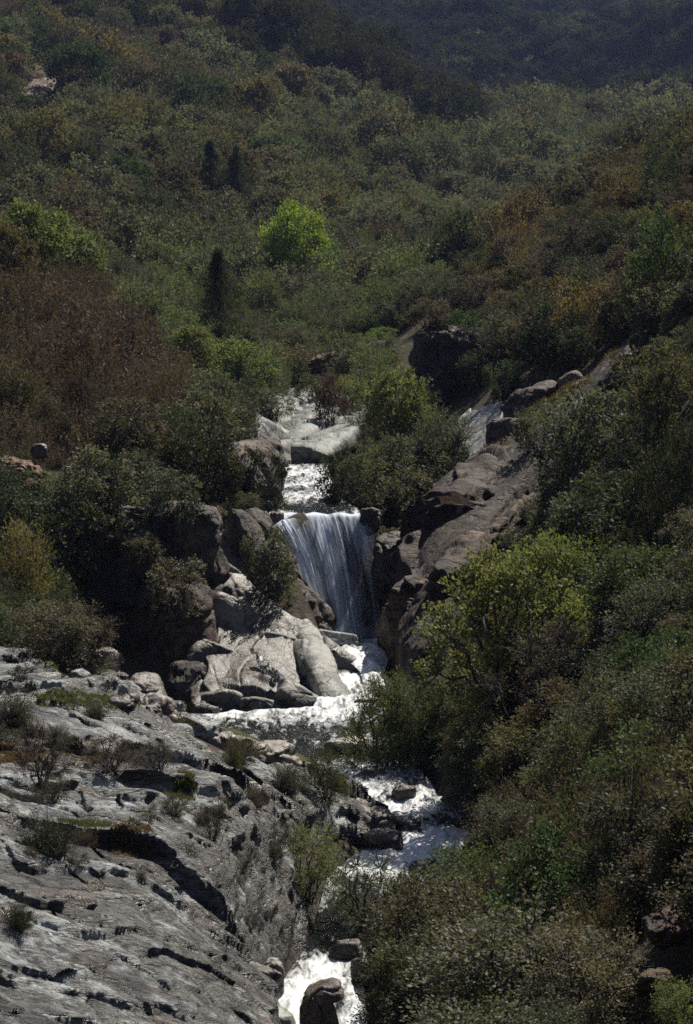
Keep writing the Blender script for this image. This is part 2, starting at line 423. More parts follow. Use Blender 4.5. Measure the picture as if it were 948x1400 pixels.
# ------------------------------------------------------------------ rock slabs (ledges of bedrock)
SLAB_POLY = [(-480,1560),(-480,960),(-250,930),(-110,935),(-20,905),(40,912),(90,946),(150,944),(205,978),(250,1004),(286,1028),(325,1046),(380,1064),(450,1084),(505,1106),(548,1128),(546,1158),(500,1166),(455,1150),
             (420,1165),(415,1215),(440,1260),(432,1300),(392,1322),(384,1350),(392,1440),(400,1560)]
def slab_surface(x, y, poly, lift, phi, fu, fv, step_h, seed, edge=14.0):
    zb = ground(x, y)
    px, py = proj(np.stack([x, y, zb], -1))
    sd = poly_sd(px, py, poly) + fbm(x / 2.2, y / 3.5, seed, 4) * edge * 1.2
    c, s = math.cos(phi), math.sin(phi)
    u, v = x * c + y * s, -x * s + y * c
    wx = fbm(x / 5, y / 7, seed + 3, 3)
    # broad swells, then ledges: a step up facing downstream and a long gentle dip behind it
    swell = fbm(u * fu * .8 + 2, v * fv * .45, seed, 3) * step_h * 3.2
    h = lift + swell
    for lam, amp, k, sd_n in ((1.0, 1.9, .8, 0), (2.3, .66, 1.0, 5), (5.5, .2, 1.2, 9)):
        wv = fbm(u * fu * 1.1 * lam ** .6 + sd_n, v * fv * .5 * lam ** .6, seed + sd_n, 4) * 1.5
        q = v * fv * lam + wv * k * 1.3
        fl = np.floor(q); fr = q - fl
        mod = np.clip(.55 + noise(u * fu * 2.2 * lam ** .7, fl * 7.31 + .5, seed + sd_n) * 1.5, 0, 1.25)
        h = h + step_h * 2.0 * amp * mod * (1 - fr ** .8) * sstep(0, .14, fr)
    cr2 = np.clip(1 - np.abs(noise(u * .5 + v * .3 + wx, v * .2, seed + 26)) * 13, 0, 1) ** 1.5
    fine = fbm(x * .9, y * 1.6, seed + 30, 5) * .06 + fbm(u * .35, v * .5, seed + 33, 2) * step_h * .8
    h = h - cr2 * .16 * (step_h / .2) + fine
    rise = sstep(-edge * .6, edge * 1.3, sd)
    z = zb - 1.0 + rise * (1.0 + np.maximum(h, -.6))
    return z, sd

SLABS = []
def slab(name, label, poly, rlo, rhi, azlo, azhi, nr, na, mat, cat, dk=1.0, tone=(1, 1, 1), **kw):
    r = np.exp(np.linspace(math.log(rlo), math.log(rhi), nr)); a = np.linspace(azlo, azhi, na)
    R_, A_ = np.meshgrid(r, a, indexing='ij')
    x, y = np.sin(A_) * R_, np.cos(A_) * R_
    z, sd = slab_surface(x, y, poly, **kw)
    p = np.stack([x, y, z], -1)
    nn = np.cross(np.gradient(p, axis=1), np.gradient(p, axis=0)); nn /= np.linalg.norm(nn, axis=-1)[..., None]
    nn *= np.sign(nn[..., 2:3])
    sc = p[..., 1] / 55
    steep = sstep(.72, .3, nn[..., 2]) if False else 1 - sstep(.45, .8, nn[..., 2])
    dsp = (fbm(x * .8, y * .8, z * 1.6, 4) * .16 * steep + (ridge(x * .9 + 4, y * .9, z * 1.4, 3) - 1.1) * .10 * steep + fbm(x * 2.2, y * 4, z * 5, 3) * .02) * dk
    p = p + nn * (dsp * sc * sstep(-6, 10, sd))[..., None]
    keep = (sd > -22)
    f = grid_faces(nr, na)
    f = f[keep.ravel()[f].any(1)]
    us, inv = np.unique(f, return_inverse=True)
    co = p.reshape(-1, 3)[us]
    o = add(name, mesh_from(name, co, inv.reshape(-1, 4)), mat, color=tone)
    tag(o, label, cat, kind='thing')
    SLABS.append((poly, kw))
    return o
slab('rock_slab', 'broad grey ledged granite slab with grassy seams, sloping down to the lower stream', SLAB_POLY, 35, 80, -.27, .03, 900, 800, M_SLAB, 'rock slab',
     lift=.55, phi=math.radians(13), fu=.085, fv=.36, step_h=.14, tone=(.82, .835, .84), seed=3.0)
UP_POLY = [(338,592),(352,560),(385,540),(430,527),(470,545),(500,560),(505,590),(480,612),(440,626),(375,628)]
slab('rock_slab', 'pale polished granite apron at the head of the upper stream', UP_POLY, 105, 160, -.05, .02, 300, 300, M_PALE, 'rock slab',
     tone=(.55, .58, .58), lift=.4, phi=math.radians(38), fu=.08, fv=.34, step_h=.09, dk=.2, seed=13.0, edge=5.0)
RT_POLY = [(612,600),(640,572),(690,560),(690,600),(668,640),(640,650)]
slab('rock_slab', 'small pale greenish granite face under the dark overhanging block', RT_POLY, 96, 128, .03, .085, 200, 160, M_PALE, 'rock slab',
     lift=.6, phi=math.radians(40), fu=.10, fv=.4, step_h=.04, dk=.1, seed=23.0, edge=5.0)

MOSS_POLY = [(512,900),(517,820),(552,752),(600,690),(640,655),(692,615),(760,562),(800,540),(880,462),(892,482),(812,566),(750,640),(700,720),(650,800),(610,905),(560,940)]
slab('rock_slope', 'long brown mossy rock slope climbing right from the foot of the waterfall', MOSS_POLY, 76, 114, .008, .142, 420, 380, M_MOSS, 'rock slope', tone=(.29, .23, .195),
     lift=1.1, phi=math.radians(48), fu=.10, fv=.42, step_h=.08, dk=.35, seed=43.0, edge=7.0)
PILE_POLY = [(262,985),(255,930),(262,860),(285,790),(300,745),(335,755),(350,810),(400,850),(450,868),(500,876),(505,905),(490,940),(490,972),(460,976),(400,977),(300,980)]
slab('rock_bed', 'smooth grey bedrock under the boulder pile between waterfall and pool', PILE_POLY, 77, 97, -.075, .015, 320, 260, M_BOULD, 'bedrock', tone=(.47, .44, .41),
     lift=.3, phi=math.radians(-35), fu=.14, fv=.30, step_h=.05, dk=.15, seed=33.0, edge=6.0)

def surface(x, y):
    """ground or slab height at a point"""
    z = float(ground(np.array([x]), np.array([y]))[0])
    for poly, kw in SLABS:
        zz, _ = slab_surface(np.array([x]), np.array([y]), poly, **kw)
        z = max(z, float(zz[0]))
    return z

# ------------------------------------------------------------------ boulders and crags
def cube_sphere(n):
    t = np.tan(np.linspace(-1, 1, n + 1) * math.pi / 4)
    a, b = np.meshgrid(t, t, indexing='ij'); o = np.ones_like(a)
    co, fc, off = [], [], 0
    for s, ax in ((1, 0), (-1, 0), (1, 1), (-1, 1), (1, 2), (-1, 2)):
        v = [None] * 3; v[ax] = o * s; v[(ax + 1) % 3] = a; v[(ax + 2) % 3] = b * s
        co.append(np.stack(v, -1).reshape(-1, 3)); fc.append(grid_faces(n + 1, n + 1) + off); off += (n + 1) ** 2
    co = np.vstack(co); co /= np.linalg.norm(co, axis=1)[:, None]
    key = np.round(co * 1e5).astype(np.int64)
    _, first, inv = np.unique(key, axis=0, return_index=True, return_inverse=True)
    return co[first], inv.ravel()[np.vstack(fc)]
_cs = {}
def boulder_mesh(name, half, seed, n=28, cuts=13, sharp=11, rough=.06, rot=None, strata=0.0):
    if n not in _cs: _cs[n] = cube_sphere(n)
    d, f = _cs[n]
    g = np.random.default_rng(seed)
    pl = g.normal(size=(cuts, 3)); pl /= np.linalg.norm(pl, axis=1)[:, None]
    pl = np.vstack([pl, np.array([[0, 0, 1], [0, 0, -1], [1, 0, .1], [-1, 0, 0], [0, 1, 0], [0, -1, .15]]) ])
    pl /= np.linalg.norm(pl, axis=1)[:, None]
    dist = g.uniform(.78, 1.05, len(pl))
    q = np.maximum(d @ pl.T / dist, 0) ** sharp
    r = q.sum(1) ** (-1.0 / sharp)
    half = np.asarray(half, float)
    p = d * r[:, None]
    p = p / np.abs(p).max(0) * half
    m = float(half.mean())
    k = 1.0 / m
    amp = m * rough
    disp = fbm(p[:, 0] * k + seed, p[:, 1] * k, p[:, 2] * k, 5) * amp * 2.2
    cr = np.clip(1 - np.abs(noise(p[:, 0] * k * 1.3 + seed, p[:, 1] * k * 1.3, p[:, 2] * k * 1.3 + 7)) * 9, 0, 1)
    disp -= cr * amp * 1.3
    if strata:
        s = p[:, 2] * k * 4 + p[:, 0] * k * 1.2 + fbm(p[:, 0] * k, p[:, 1] * k, p[:, 2] * k + 3, 3) * 2.2
        fr = s - np.floor(s)
        disp += (sstep(0, .3, fr) - fr) * m * strata
    p = p + d * disp[:, None]
    if rot is not None:
        Rm = np.array(Euler(rot).to_matrix())
        p = p @ Rm.T
    return mesh_from(name, p, f)

NROCK = [0]
def rock(label, box, d, depth=1.0, roll=0, pitch=0, yaw=0, mat=None, n=28, seed=None, name='boulder', cat='boulder', sink=.25, sharp=11, rough=.06, col=(1, 1, 1), strata=0., cuts=13, group=None, th=None, grow=1):
    x0, y0, x1, y1 = box
    if grow != 1: x0, x1, y0, y1 = (x0+x1)/2-(x1-x0)/2*grow, (x0+x1)/2+(x1-x0)/2*grow, (y0+y1)/2-(y1-y0)/2*grow, (y0+y1)/2+(y1-y0)/2*grow
    NROCK[0] += 1
    seed = seed or 40 + NROCK[0]
    c = P((x0 + x1) / 2, (y0 + y1) / 2, d)
    w = (x1 - x0) / 2 / F * d; h = (y1 - y0) / 2 / F * d
    if roll:      # a rolled rock lies along the diagonal of its box
        W_, H_ = w, h
        w, h = math.hypot(W_, H_) * .9, min(W_, H_) * (th or .66)
    me = boulder_mesh(name, (w, max(w, h) * depth, h * (1 + sink)), seed, n, cuts, sharp, rough, (math.radians(pitch), math.radians(roll), math.radians(yaw)), strata)
    o = add(name, me, mat or M_BOULD, loc=c - np.array([0, 0, h * sink * .9]), color=col)
    tag(o, label, cat, group)
    return o

def ridge_rock(label, a, b, thick, depth, mat, n=70, name='cliff', cat='cliff', seed=1, col=(1, 1, 1), rough=.08, strata=.08, sharp=12):
    """a long rock whose axis runs between two points of the slope"""
    A, B = P(*a), P(*b)
    ax = (B - A); L = np.linalg.norm(ax); ax = ax / L
    yy = np.cross([0, 0, 1], ax); yy /= np.linalg.norm(yy); zz = np.cross(ax, yy)
    dm = (a[2] + b[2]) / 2
    me = boulder_mesh(name, (L / 2 * 1.05, thick * depth / F * dm / 2, thick / F * dm / 2), seed, n, 13, sharp, rough, None, strata)
    me.transform(Matrix(np.stack([ax, yy, zz], 1).tolist()).to_4x4())
    o = add(name, me, mat, loc=(A + B) / 2, color=col)
    return tag(o, label, cat, kind='thing')

# walls of the gorge
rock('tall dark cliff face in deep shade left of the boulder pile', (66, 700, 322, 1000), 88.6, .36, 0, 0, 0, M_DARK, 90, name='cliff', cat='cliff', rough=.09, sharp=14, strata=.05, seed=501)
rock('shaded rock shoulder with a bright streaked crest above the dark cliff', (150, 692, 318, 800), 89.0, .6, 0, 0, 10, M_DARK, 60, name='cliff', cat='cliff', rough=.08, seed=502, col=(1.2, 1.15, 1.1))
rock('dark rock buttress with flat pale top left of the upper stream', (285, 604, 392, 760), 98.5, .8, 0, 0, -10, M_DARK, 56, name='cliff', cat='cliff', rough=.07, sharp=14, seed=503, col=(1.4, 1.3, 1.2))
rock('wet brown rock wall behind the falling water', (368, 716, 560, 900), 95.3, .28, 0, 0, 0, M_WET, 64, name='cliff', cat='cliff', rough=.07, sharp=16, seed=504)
rock('dark wet boulder at the left foot of the waterfall', (352, 770, 446, 880), 91.8, .7, 38, 0, 0, M_WET, 36, seed=505, col=(1.2, 1.1, 1))
ridge_rock('long mossy rock ridge slanting up to the right of the waterfall', (562, 855, 87), (708, 640, 103), 120, .9, M_MOSS, 100, seed=506, strata=.16, rough=.09, col=(.34, .28, .24))
rock('brown cracked cliff foot beside the plunge pool', (524, 790, 650, 945), 87.5, .8, 0, 0, 15, M_MOSS, 70, name='cliff', cat='cliff', rough=.10, strata=.08, seed=507, col=(1.1, .95, .85))
ridge_rock('dark wet rock sloping under the left strand of the waterfall', (340, 718, 95.5), (428, 884, 91.2), 92, .8, M_WET, 60, seed=533, strata=.05, col=(1.2, 1.1, 1))
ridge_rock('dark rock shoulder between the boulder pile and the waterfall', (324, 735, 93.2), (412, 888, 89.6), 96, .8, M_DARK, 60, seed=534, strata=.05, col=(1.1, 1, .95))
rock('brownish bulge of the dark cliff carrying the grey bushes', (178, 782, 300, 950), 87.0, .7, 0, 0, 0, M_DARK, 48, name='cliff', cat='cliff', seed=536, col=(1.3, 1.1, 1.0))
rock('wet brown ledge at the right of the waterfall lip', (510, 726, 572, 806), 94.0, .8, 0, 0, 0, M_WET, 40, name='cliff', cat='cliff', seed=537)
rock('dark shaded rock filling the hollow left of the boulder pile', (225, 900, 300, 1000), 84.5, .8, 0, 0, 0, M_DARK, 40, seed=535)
ridge_rock('dark overhung rock rib below the mossy ridge', (600, 830, 84.5), (740, 690, 96), 90, .8, M_MOSS, 60, seed=508, col=(.62, .52, .46))
ridge_rock('smooth dark dome of rock bordering the top of the mossy ridge', (578, 735, 95), (692, 645, 104), 84, .8, M_DARK, 50, seed=509, col=(1.15, 1.05, 1.0), rough=.05, strata=0)
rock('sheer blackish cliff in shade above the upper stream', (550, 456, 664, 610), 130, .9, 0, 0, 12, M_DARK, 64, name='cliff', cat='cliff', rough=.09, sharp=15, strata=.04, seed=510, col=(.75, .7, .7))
rock('dark brown angular block with a lit top on the right slope', (688, 512, 785, 588), 108, .8, -12, 0, 20, M_DARK, 48, rough=.06, sharp=16, seed=511, col=(1.05, .9, .85))
rock('lower dark block with a notch under the angular block', (664, 560, 740, 632), 104.5, .8, -10, 0, 0, M_DARK, 40, rough=.07, sharp=16, seed=512, col=(1.2, 1.05, .95))
rock('grey boulder half buried beside the golden grass strip', (765, 505, 800, 545), 106.5, .9, 0, 0, 0, M_DARK, 28, seed=513, col=(1.5, 1.4, 1.3))
rock('flat dark rock rib in the brush below the golden grass', (835, 500, 890, 532), 100, .9, -20, 0, 0, M_DARK, 28, seed=514, col=(1.3, 1.2, 1.1))
rock('rust brown rock outcrop among leaves at lower right edge', (886, 1238, 940, 1292), 35.8, .9, -25, 0, 20, M_MOSS, 48, rough=.09, seed=515, name='outcrop', cat='rock outcrop', col=(.62, .5, .44))
rock('split brown rock with lit face below the rusty outcrop', (880, 1312, 914, 1362), 34.8, .8, -20, 0, 0, M_MOSS, 40, rough=.09, seed=516, name='outcrop', cat='rock outcrop', col=(.7, .58, .5))
rock('large dark boulder leaning over the stream under the big leafy tree', (612, 1026, 700, 1135), 67.4, .8, -36, 0, 0, M_DARK, 48, rough=.07, seed=517)
rock('flat dark ledge in the brush right of the leaning boulder', (680, 1090, 745, 1135), 60.5, .9, -14, 0, 0, M_DARK, 30, seed=518)
rock('low brown rock by the stream below the leaning boulder', (640, 1150, 700, 1190), 58.5, .9, -10, 0, 0, M_DARK, 30, seed=519, col=(1.3, 1.1, 1))
rock('small brown terrace of rock at far left above the dark cliff', (-30, 618, 55, 672), 92, .9, 4, 0, 0, M_MOSS, 40, seed=520, name='outcrop', cat='rock outcrop', strata=.1, col=(1.3, 1, .85))
rock('round stone perched on the brown terrace', (42, 606, 66, 624), 92.5, .9, 0, 0, 0, M_BOULD, 20, col=(.55, .48, .42), seed=521)
rock('jagged dark rock far off left of the grey bushes', (218, 346, 258, 392), 196, .8, -30, 0, 0, M_DARK, 24, col=(.55, .5, .5), seed=522, sharp=18)
rock('reddish ledge on the slope above the pale apron', (420, 468, 545, 522), 152, .9, -14, 0, 0, M_MOSS, 40, seed=523, name='outcrop', cat='rock outcrop', strata=.1, col=(1.5, 1.15, 1.0))
rock('pale flat rocks between green bushes left of the pale apron', (256, 540, 302, 560), 128, 1.0, 8, 0, 0, M_PALE, 24, seed=524)
rock('bare sandy patch of rock high on the left hillside', (30, 116, 74, 130), 320, 4.0, 0, 16, 0, M_MOSS, 30, seed=525, name='outcrop', cat='rock outcrop', col=(1.0, .9, .75))

for a_, b_, th_, lb in (((342, 602, 121), (425, 537, 146), 34, 'long pale rock slab slanting up along the left of the granite apron'),
                        ((372, 622, 116.5), (462, 556, 139), 40, 'long pale rock slab slanting up through the middle of the granite apron'),
                        ((425, 626, 116), (498, 584, 127), 36, 'low pale rock slab along the water at the right of the granite apron'),
                        ((405, 575, 131), (470, 545, 143), 30, 'small pale slab high on the granite apron')):
    ridge_rock(lb, a_, b_, th_, 1.6, M_PALE, 44, 'rock_slab', 'rock slab', 800 + int(a_[0]), (.72, .75, .74), .035, 0, 12)
# the boulder pile between the fall and the pool: box, distance, roll, label
PILE = [
 ((270, 706, 305, 760), 92.5, 30, 'pale worn rock knob at the top of the boulder pile'),
 ((288, 752, 338, 826), 91, 38, 'pale curved rock on the upper left of the boulder pile'),
 ((318, 800, 372, 880), 90, 38, 'grey wedge rock between the pale knob and the long tongue'),
 ((300, 812, 392, 902), 88.6, 30, 'big smooth boulder with a shaded left flank in the pile'),
 ((270, 868, 346, 938), 86.2, 26, 'rounded grey boulder at the left of the pile'),
 ((278, 848, 318, 892), 87.4, 20, 'small rounded rock above the rounded grey boulder'),
 ((336, 898, 412, 956), 85.4, 34, 'sun-bright wet rock face in the middle of the pile'),
 ((368, 862, 440, 912), 87.6, 20, 'flat topped rock above the long pale tongue'),
 ((400, 866, 470, 982), 84.2, 58, 'long pale granite tongue running down to the pool'),
 ((380, 930, 448, 990), 82.4, 30, 'pale sloping slab at the pool edge below the bright wet face'),
 ((288, 928, 352, 990), 83, 12, 'dark blocky rock at the pool left of the low dark one'),
 ((335, 944, 392, 988), 82, 14, 'low dark rock at the pool edge left of the pale sloping slab'),
 ((444, 880, 506, 950), 86.8, 40, 'dark rock with white water sliding over its right side'),
 ((452, 940, 500, 990), 83, 20, 'brownish pointed rock where the cascade meets the pool'),
 ((410, 852, 480, 884), 90, 10, 'low pale rock at the foot of the waterfall'),
]
for i, (bx, d, roll, lb) in enumerate(PILE):
    pale = 'pale' in lb or 'bright' in lb  # the bright wet face gets pale rock: sunlight put into its colour
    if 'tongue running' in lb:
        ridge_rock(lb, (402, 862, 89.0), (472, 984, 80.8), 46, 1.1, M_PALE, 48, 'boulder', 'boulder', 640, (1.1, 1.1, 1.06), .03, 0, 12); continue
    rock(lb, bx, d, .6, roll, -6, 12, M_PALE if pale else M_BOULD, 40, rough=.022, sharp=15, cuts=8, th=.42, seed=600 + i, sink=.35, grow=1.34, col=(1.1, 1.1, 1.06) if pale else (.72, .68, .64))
# stones in and along the stream
STONES = [
 ((436, 1003, 505, 1033), 73.5, 4, 'flat pale slab at the right end of the quiet pool', (1.5, 1.5, 1.5)),
 ((478, 1052, 524, 1086), 69.6, 0, 'dark round rock with white water on both sides', (.5, .42, .4)),
 ((534, 1072, 574, 1112), 67.2, 0, 'dark wet rock below the willow at the first rapid', (.45, .4, .38)),
 ((455, 1085, 556, 1168), 64.5, 30, 'long dark bank rock between the slab and the rapid', (.55, .5, .47)),
 ((496, 1128, 552, 1162), 62.8, 8, 'dark brown rock touching the wide white pool', (.6, .5, .45)),
 ((556, 1175, 604, 1200), 60.6, 0, 'half submerged brown rock at the right of the white pool', (.55, .48, .42)),
 ((448, 1284, 500, 1326), 54, 0, 'dark rock with foam above the lowest chute', (.5, .45, .43)),
 ((404, 1338, 470, 1450), 49.6, 0, 'dark arched rock that the lowest chute pours around', (.42, .34, .28)),
 ((480, 1310, 520, 1350), 52.5, 0, 'dark stone on the right bank beside the lowest chute', (.5, .45, .42)),
 ((296, 1335, 396, 1450), 44.6, 14, 'pale smooth water-worn block left of the lowest chute', (1.4, 1.4, 1.35)),
 ((330, 1300, 372, 1366), 47.8, 6, 'dark upright block above the pale water-worn block', (.7, .65, .62)),
 ((352, 1310, 392, 1360), 48.4, 0, 'grey knob beside the dark upright block', (1.2, 1.2, 1.15)),
 ((-60, 1068, 62, 1195), 46.5, 30, 'pale lichen-covered boulder on the slab at left edge', (1.5, 1.55, 1.5)),
 ((-50, 895, 30, 955), 65.5, 8, 'dark flat-lying boulder at the back of the slab', (.8, .75, .72)),
 ((10, 958, 150, 992), 62, 10, 'long low rock ledge with a lit rim behind the grass patch', (1.0, 1.0, 1.0)),
]
for i, (bx, d, roll, lb, c) in enumerate(STONES):
    rock(lb, bx, d, .8, roll, 0, 8, M_SLAB if 'lichen' in lb or 'ledge' in lb else M_PALE if 'bulge' in lb or 'worn' in lb else M_BOULD, 36, rough=.06, sharp=10, seed=660 + i, sink=.3, col=c)
for i, (bx, d, lb) in enumerate([((366, 700, 390, 722), 94.4, 'dark wet stone at the left end of the waterfall lip'), ((492, 694, 520, 724), 94.6, 'dark wet stone at the right end of the waterfall lip')]):
    rock(lb, bx, d, .9, 0, 0, 0, M_WET, 24, seed=760 + i, rough=.08, col=(1.2, 1.1, 1.0))
# rubble along the slab's back edge
RUB = [(95,905),(118,915),(140,905),(160,922),(176,938),(196,945),(150,950),(185,965),(210,968),(228,972),(128,938),(246,985),(262,992),(170,990),(205,995),(280,1000),(300,1012),(322,1018),(240,1008),(345,1024),(370,1032),(110,955),(392,1045)]
for i, (px, py) in enumerate(RUB):
    q = hit(px, py + 8); s = float(rng.uniform(14, 34)) / F * q[1]
    me = boulder_mesh('boulder', (s, s * .9, s * .62), 700 + i, 16, 12, 12, .08)
    o = add('boulder', me, M_BOULD if i % 3 else M_SLAB, loc=(q[0], q[1], surface(q[0], q[1]) + s * .2), rot=(0, 0, i * 1.3), color=(.75, .66, .62) if i % 3 else (1, 1, 1))
    tag(o, 'purplish grey broken block in the rubble along the back edge of the slab', 'boulder', 'rubble blocks behind the slab')

# ------------------------------------------------------------------ water
def ribbon(name, W, wd, foam, n_along, n_across, seed, turb=.085, widen=1.25):
    seg = np.linalg.norm(np.diff(W, axis=0), axis=1); s = np.concatenate([[0], np.cumsum(seg)])
    t = np.linspace(0, s[-1], n_along)
    c = np.stack([np.interp(t, s, W[:, k]) for k in range(3)], 1)
    ker = np.hanning(9); ker /= ker.sum()
    pad = np.pad(c, ((4, 4), (0, 0)), 'edge')
    c[:, 0] = np.convolve(pad[:, 0], ker, 'valid')
    w = np.interp(t, s, wd) * widen; fo = np.interp(t, s, foam)
    ac = np.linspace(-.5, .5, n_across)
    X = c[:, 0][:, None] + ac * w[:, None]
    Y = np.repeat(c[:, 1][:, None], n_across, 1)
    Z = np.repeat(c[:, 2][:, None], n_across, 1)
    k = (fo[:, None] * .9 + .12)
    Z = Z + (fbm(X * 1.6, Y * .9, seed, 4) * turb * k * 1.3 + ridge(X * 1.3, Y * .9, seed + 4, 2) * turb * k * .6) - np.abs(ac)[None, :] ** 3 * .4
    fa = np.repeat(fo[:, None], n_across, 1) + fbm(X * .6, Y * .4, seed + 8, 2) * .25
    me = mesh_from(name, np.stack([X, Y, Z], -1).reshape(-1, 3), grid_faces(n_along, n_across), True, {'foam': ('POINT', 'FLOAT', fa)})
    return me
o = add('stream', ribbon('stream', PW, PWD, [p[4] for p in PATH], 620, 60, 2.0), M_WATER); tag(o, kind='structure')
o = add('stream', ribbon('stream', UW, UWD, [p[4] for p in UPATH], 200, 44, 6.0), M_WATER); tag(o, kind='structure')

# waterfall
root = empty('waterfall', P(440, 868, 93))
tag(root, 'white and shaded blue waterfall dropping over the dark rock lip', 'waterfall')
def curtain(name, lip, foot, dens_fn, ns=90, nt=120, bulge=.5, seed=1.0):
    s = np.linspace(0, 1, ns)[:, None]; t = np.linspace(0, 1, nt)[None, :]
    A, B = np.array(lip), np.array(foot)
    L = np.stack([np.interp(s[:, 0], np.linspace(0, 1, len(A)), A[:, k]) for k in range(3)], -1)
    G = np.stack([np.interp(s[:, 0], np.linspace(0, 1, len(B)), B[:, k]) for k in range(3)], -1)
    p = L[:, None, :] * (1 - t[..., None]) + G[:, None, :] * t[..., None]
    # free fall: leaves the lip forward, then steepens
    h = (L[:, 2] - G[:, 2])[:, None]
    p[..., 2] = L[:, 2][:, None] - h * (t ** 1.45)
    p[..., 1] = L[:, 1][:, None] + (G[:, 1] - L[:, 1])[:, None] * t ** .62
    p[..., 1] -= fbm(s * 14, t * 2.2, seed, 4) * .10 * bulge + fbm(s * 40, t * 3, seed + 5, 3) * .035
    p[..., 0] += fbm(s * 9, t * 3, seed + 9, 3) * .06
    den = dens_fn(s, t) + fbm(s * 7, t * 1.3, seed + 12, 3) * .22
    st = np.stack([s + 0 * t + seed, t + 0 * s, 0 * s * t], -1)
    me = mesh_from(name, p.reshape(-1, 3) - np.array(root.location), grid_faces(ns, nt), True,
                   {'dens': ('POINT', 'FLOAT', den), 'st': ('POINT', 'FLOAT_VECTOR', st)})
    return add(name, me, M_FALL, root)
lip = [P(380, 704, 95.0), P(398, 701, 95.2), P(412, 704, 94.9), P(430, 701, 95.3), P(448, 704, 95.0), P(462, 701, 95.2), P(480, 704, 95.0), P(506, 699, 95.2)]
foot = [P(438, 872, 92.3), P(462, 872, 92.2), P(490, 872, 92.4), P(526, 874, 92.8)]
dn = lambda s, t: .66 + .22 * np.exp(-((s - .45) / .1) ** 2) + .25 * np.exp(-((s - .05) / .12) ** 2) - .14 * sstep(.55, .8, s) * sstep(.2, .6, t) + .22 * np.exp(-((s - .93) / .06) ** 2) * (1 - sstep(.3, .8, t)) + .35 * (1 - sstep(0, .10, t)) * (1 - sstep(.5, 1, np.abs(noise(s * 9, 0 * s, 3)) * 3)) + .2 * sstep(.88, 1, t)
curtain('curtain', lip, foot, dn, 120, 130, seed=1.0)
off = np.array([.0, .35, .0])
curtain('back_curtain', [p + off for p in lip], [p + off for p in foot], lambda s, t: dn(s, t) - .06, 110, 120, seed=7.0)
for k, (x0, x1, w0) in enumerate(((432, 468, 9), (396, 450, 10), (456, 486, 5))):
    curtain('water_strand', [P(x0 - w0 / 2, 703, 95.0), P(x0 + w0 / 2, 703, 95.0)], [P(x1 - w0 * .8, 871, 91.95 + .1 * k), P(x1 + w0 * .8, 871, 91.95 + .1 * k)], lambda s, t: .95 - .7 * np.abs(s - .5) * 2 + .15 * (1 - t), 16, 110, seed=11.0 + 3 * k)
lip2 = [P(372, 718, 94.2), P(384, 710, 94.4), P(402, 707, 94.4)]
foot2 = [P(432, 868, 91.9), P(444, 870, 91.8), P(458, 872, 91.9)]
lip2 = [p + np.array([.05, -.35, 0]) for p in lip2]; foot2 = [p + np.array([.05, -.5, 0]) for p in foot2]
curtain('side_strand', lip2, foot2, lambda s, t: 1.25 - .5 * np.abs(s - .45) * 2 - .25 * t, 40, 120, seed=4.0)

# mist puffs of spray at the foot and white cords over the cascade boulders
def cascade(name, pts, wds, label, foam=.95):
    W = np.array([P(*p) for p in pts]); wd = np.array([w / F * p[2] for w, p in zip(wds, pts)])
    o = add(name, ribbon(name, W, wd, [foam] * len(pts), 90, 18, 3.0 + len(pts), .10, 1.0), M_WATER)
    tag(o, label, 'cascade')
cascade('cascade', [(478, 884, 89.5), (492, 900, 86.6), (508, 918, 85.2), (518, 935, 83.4), (514, 958, 81)], [60, 40, 32, 40, 60], 'short white cascade sliding right of the dark rock into the pool')
cascade('cascade', [(402, 1340, 50.6), (388, 1362, 49.2), (390, 1400, 47.4), (398, 1440, 46)], [60, 44, 40, 44], 'smooth white chute left of the arched rock at the bottom')
cascade('cascade', [(452, 1338, 50.8), (472, 1362, 49.4), (482, 1400, 47.6), (486, 1440, 46.2)], [50, 36, 36, 40], 'thin white chute right of the arched rock at the bottom')
cascade('cascade', [(350, 895, 84.6), (374, 922, 83.3), (396, 944, 82.3)], [10, 26, 20], 'sunlit film of water over the middle of the boulder pile', .8)

# ------------------------------------------------------------------ plants
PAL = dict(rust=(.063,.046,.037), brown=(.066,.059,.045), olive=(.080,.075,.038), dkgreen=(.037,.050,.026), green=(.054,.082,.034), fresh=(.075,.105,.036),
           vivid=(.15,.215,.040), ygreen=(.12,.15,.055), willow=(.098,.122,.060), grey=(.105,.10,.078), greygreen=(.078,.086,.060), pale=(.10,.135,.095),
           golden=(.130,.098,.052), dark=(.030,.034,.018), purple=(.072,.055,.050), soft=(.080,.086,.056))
WORD = dict(rust='rust-brown', brown='brown', olive='olive', dkgreen='dark green', green='mid-green', fresh='fresh green', vivid='vivid green', ygreen='yellow-green', willow='pale green',
            grey='dusty grey', greygreen='grey-green', pale='bluish pale green', golden='golden brown', dark='blackish green', purple='purplish grey', soft='soft green')

def unit(v): return v / (np.linalg.norm(v, axis=-1, keepdims=True) + 1e-9)

def tubes(lines, sides=5):
    co, fc, off = [], [], 0
    for pts, rad in lines:
        pts = np.asarray(pts, float); n = len(pts)
        t = unit(np.gradient(pts, axis=0))
        ref = np.where(np.abs(t[:, 2:3]) > .9, np.array([[1., 0, 0]]), np.array([[0, 0, 1.]]))
        a = unit(np.cross(t, ref)); b = np.cross(t, a)
        ang = np.arange(sides) / sides * 2 * math.pi
        ring = pts[:, None, :] + (a[:, None, :] * np.cos(ang)[None, :, None] + b[:, None, :] * np.sin(ang)[None, :, None]) * np.asarray(rad)[:, None, None]
        co.append(ring.reshape(-1, 3)); fc.append(grid_faces(n, sides, True) + off); off += n * sides
    return np.vstack(co), np.vstack(fc)

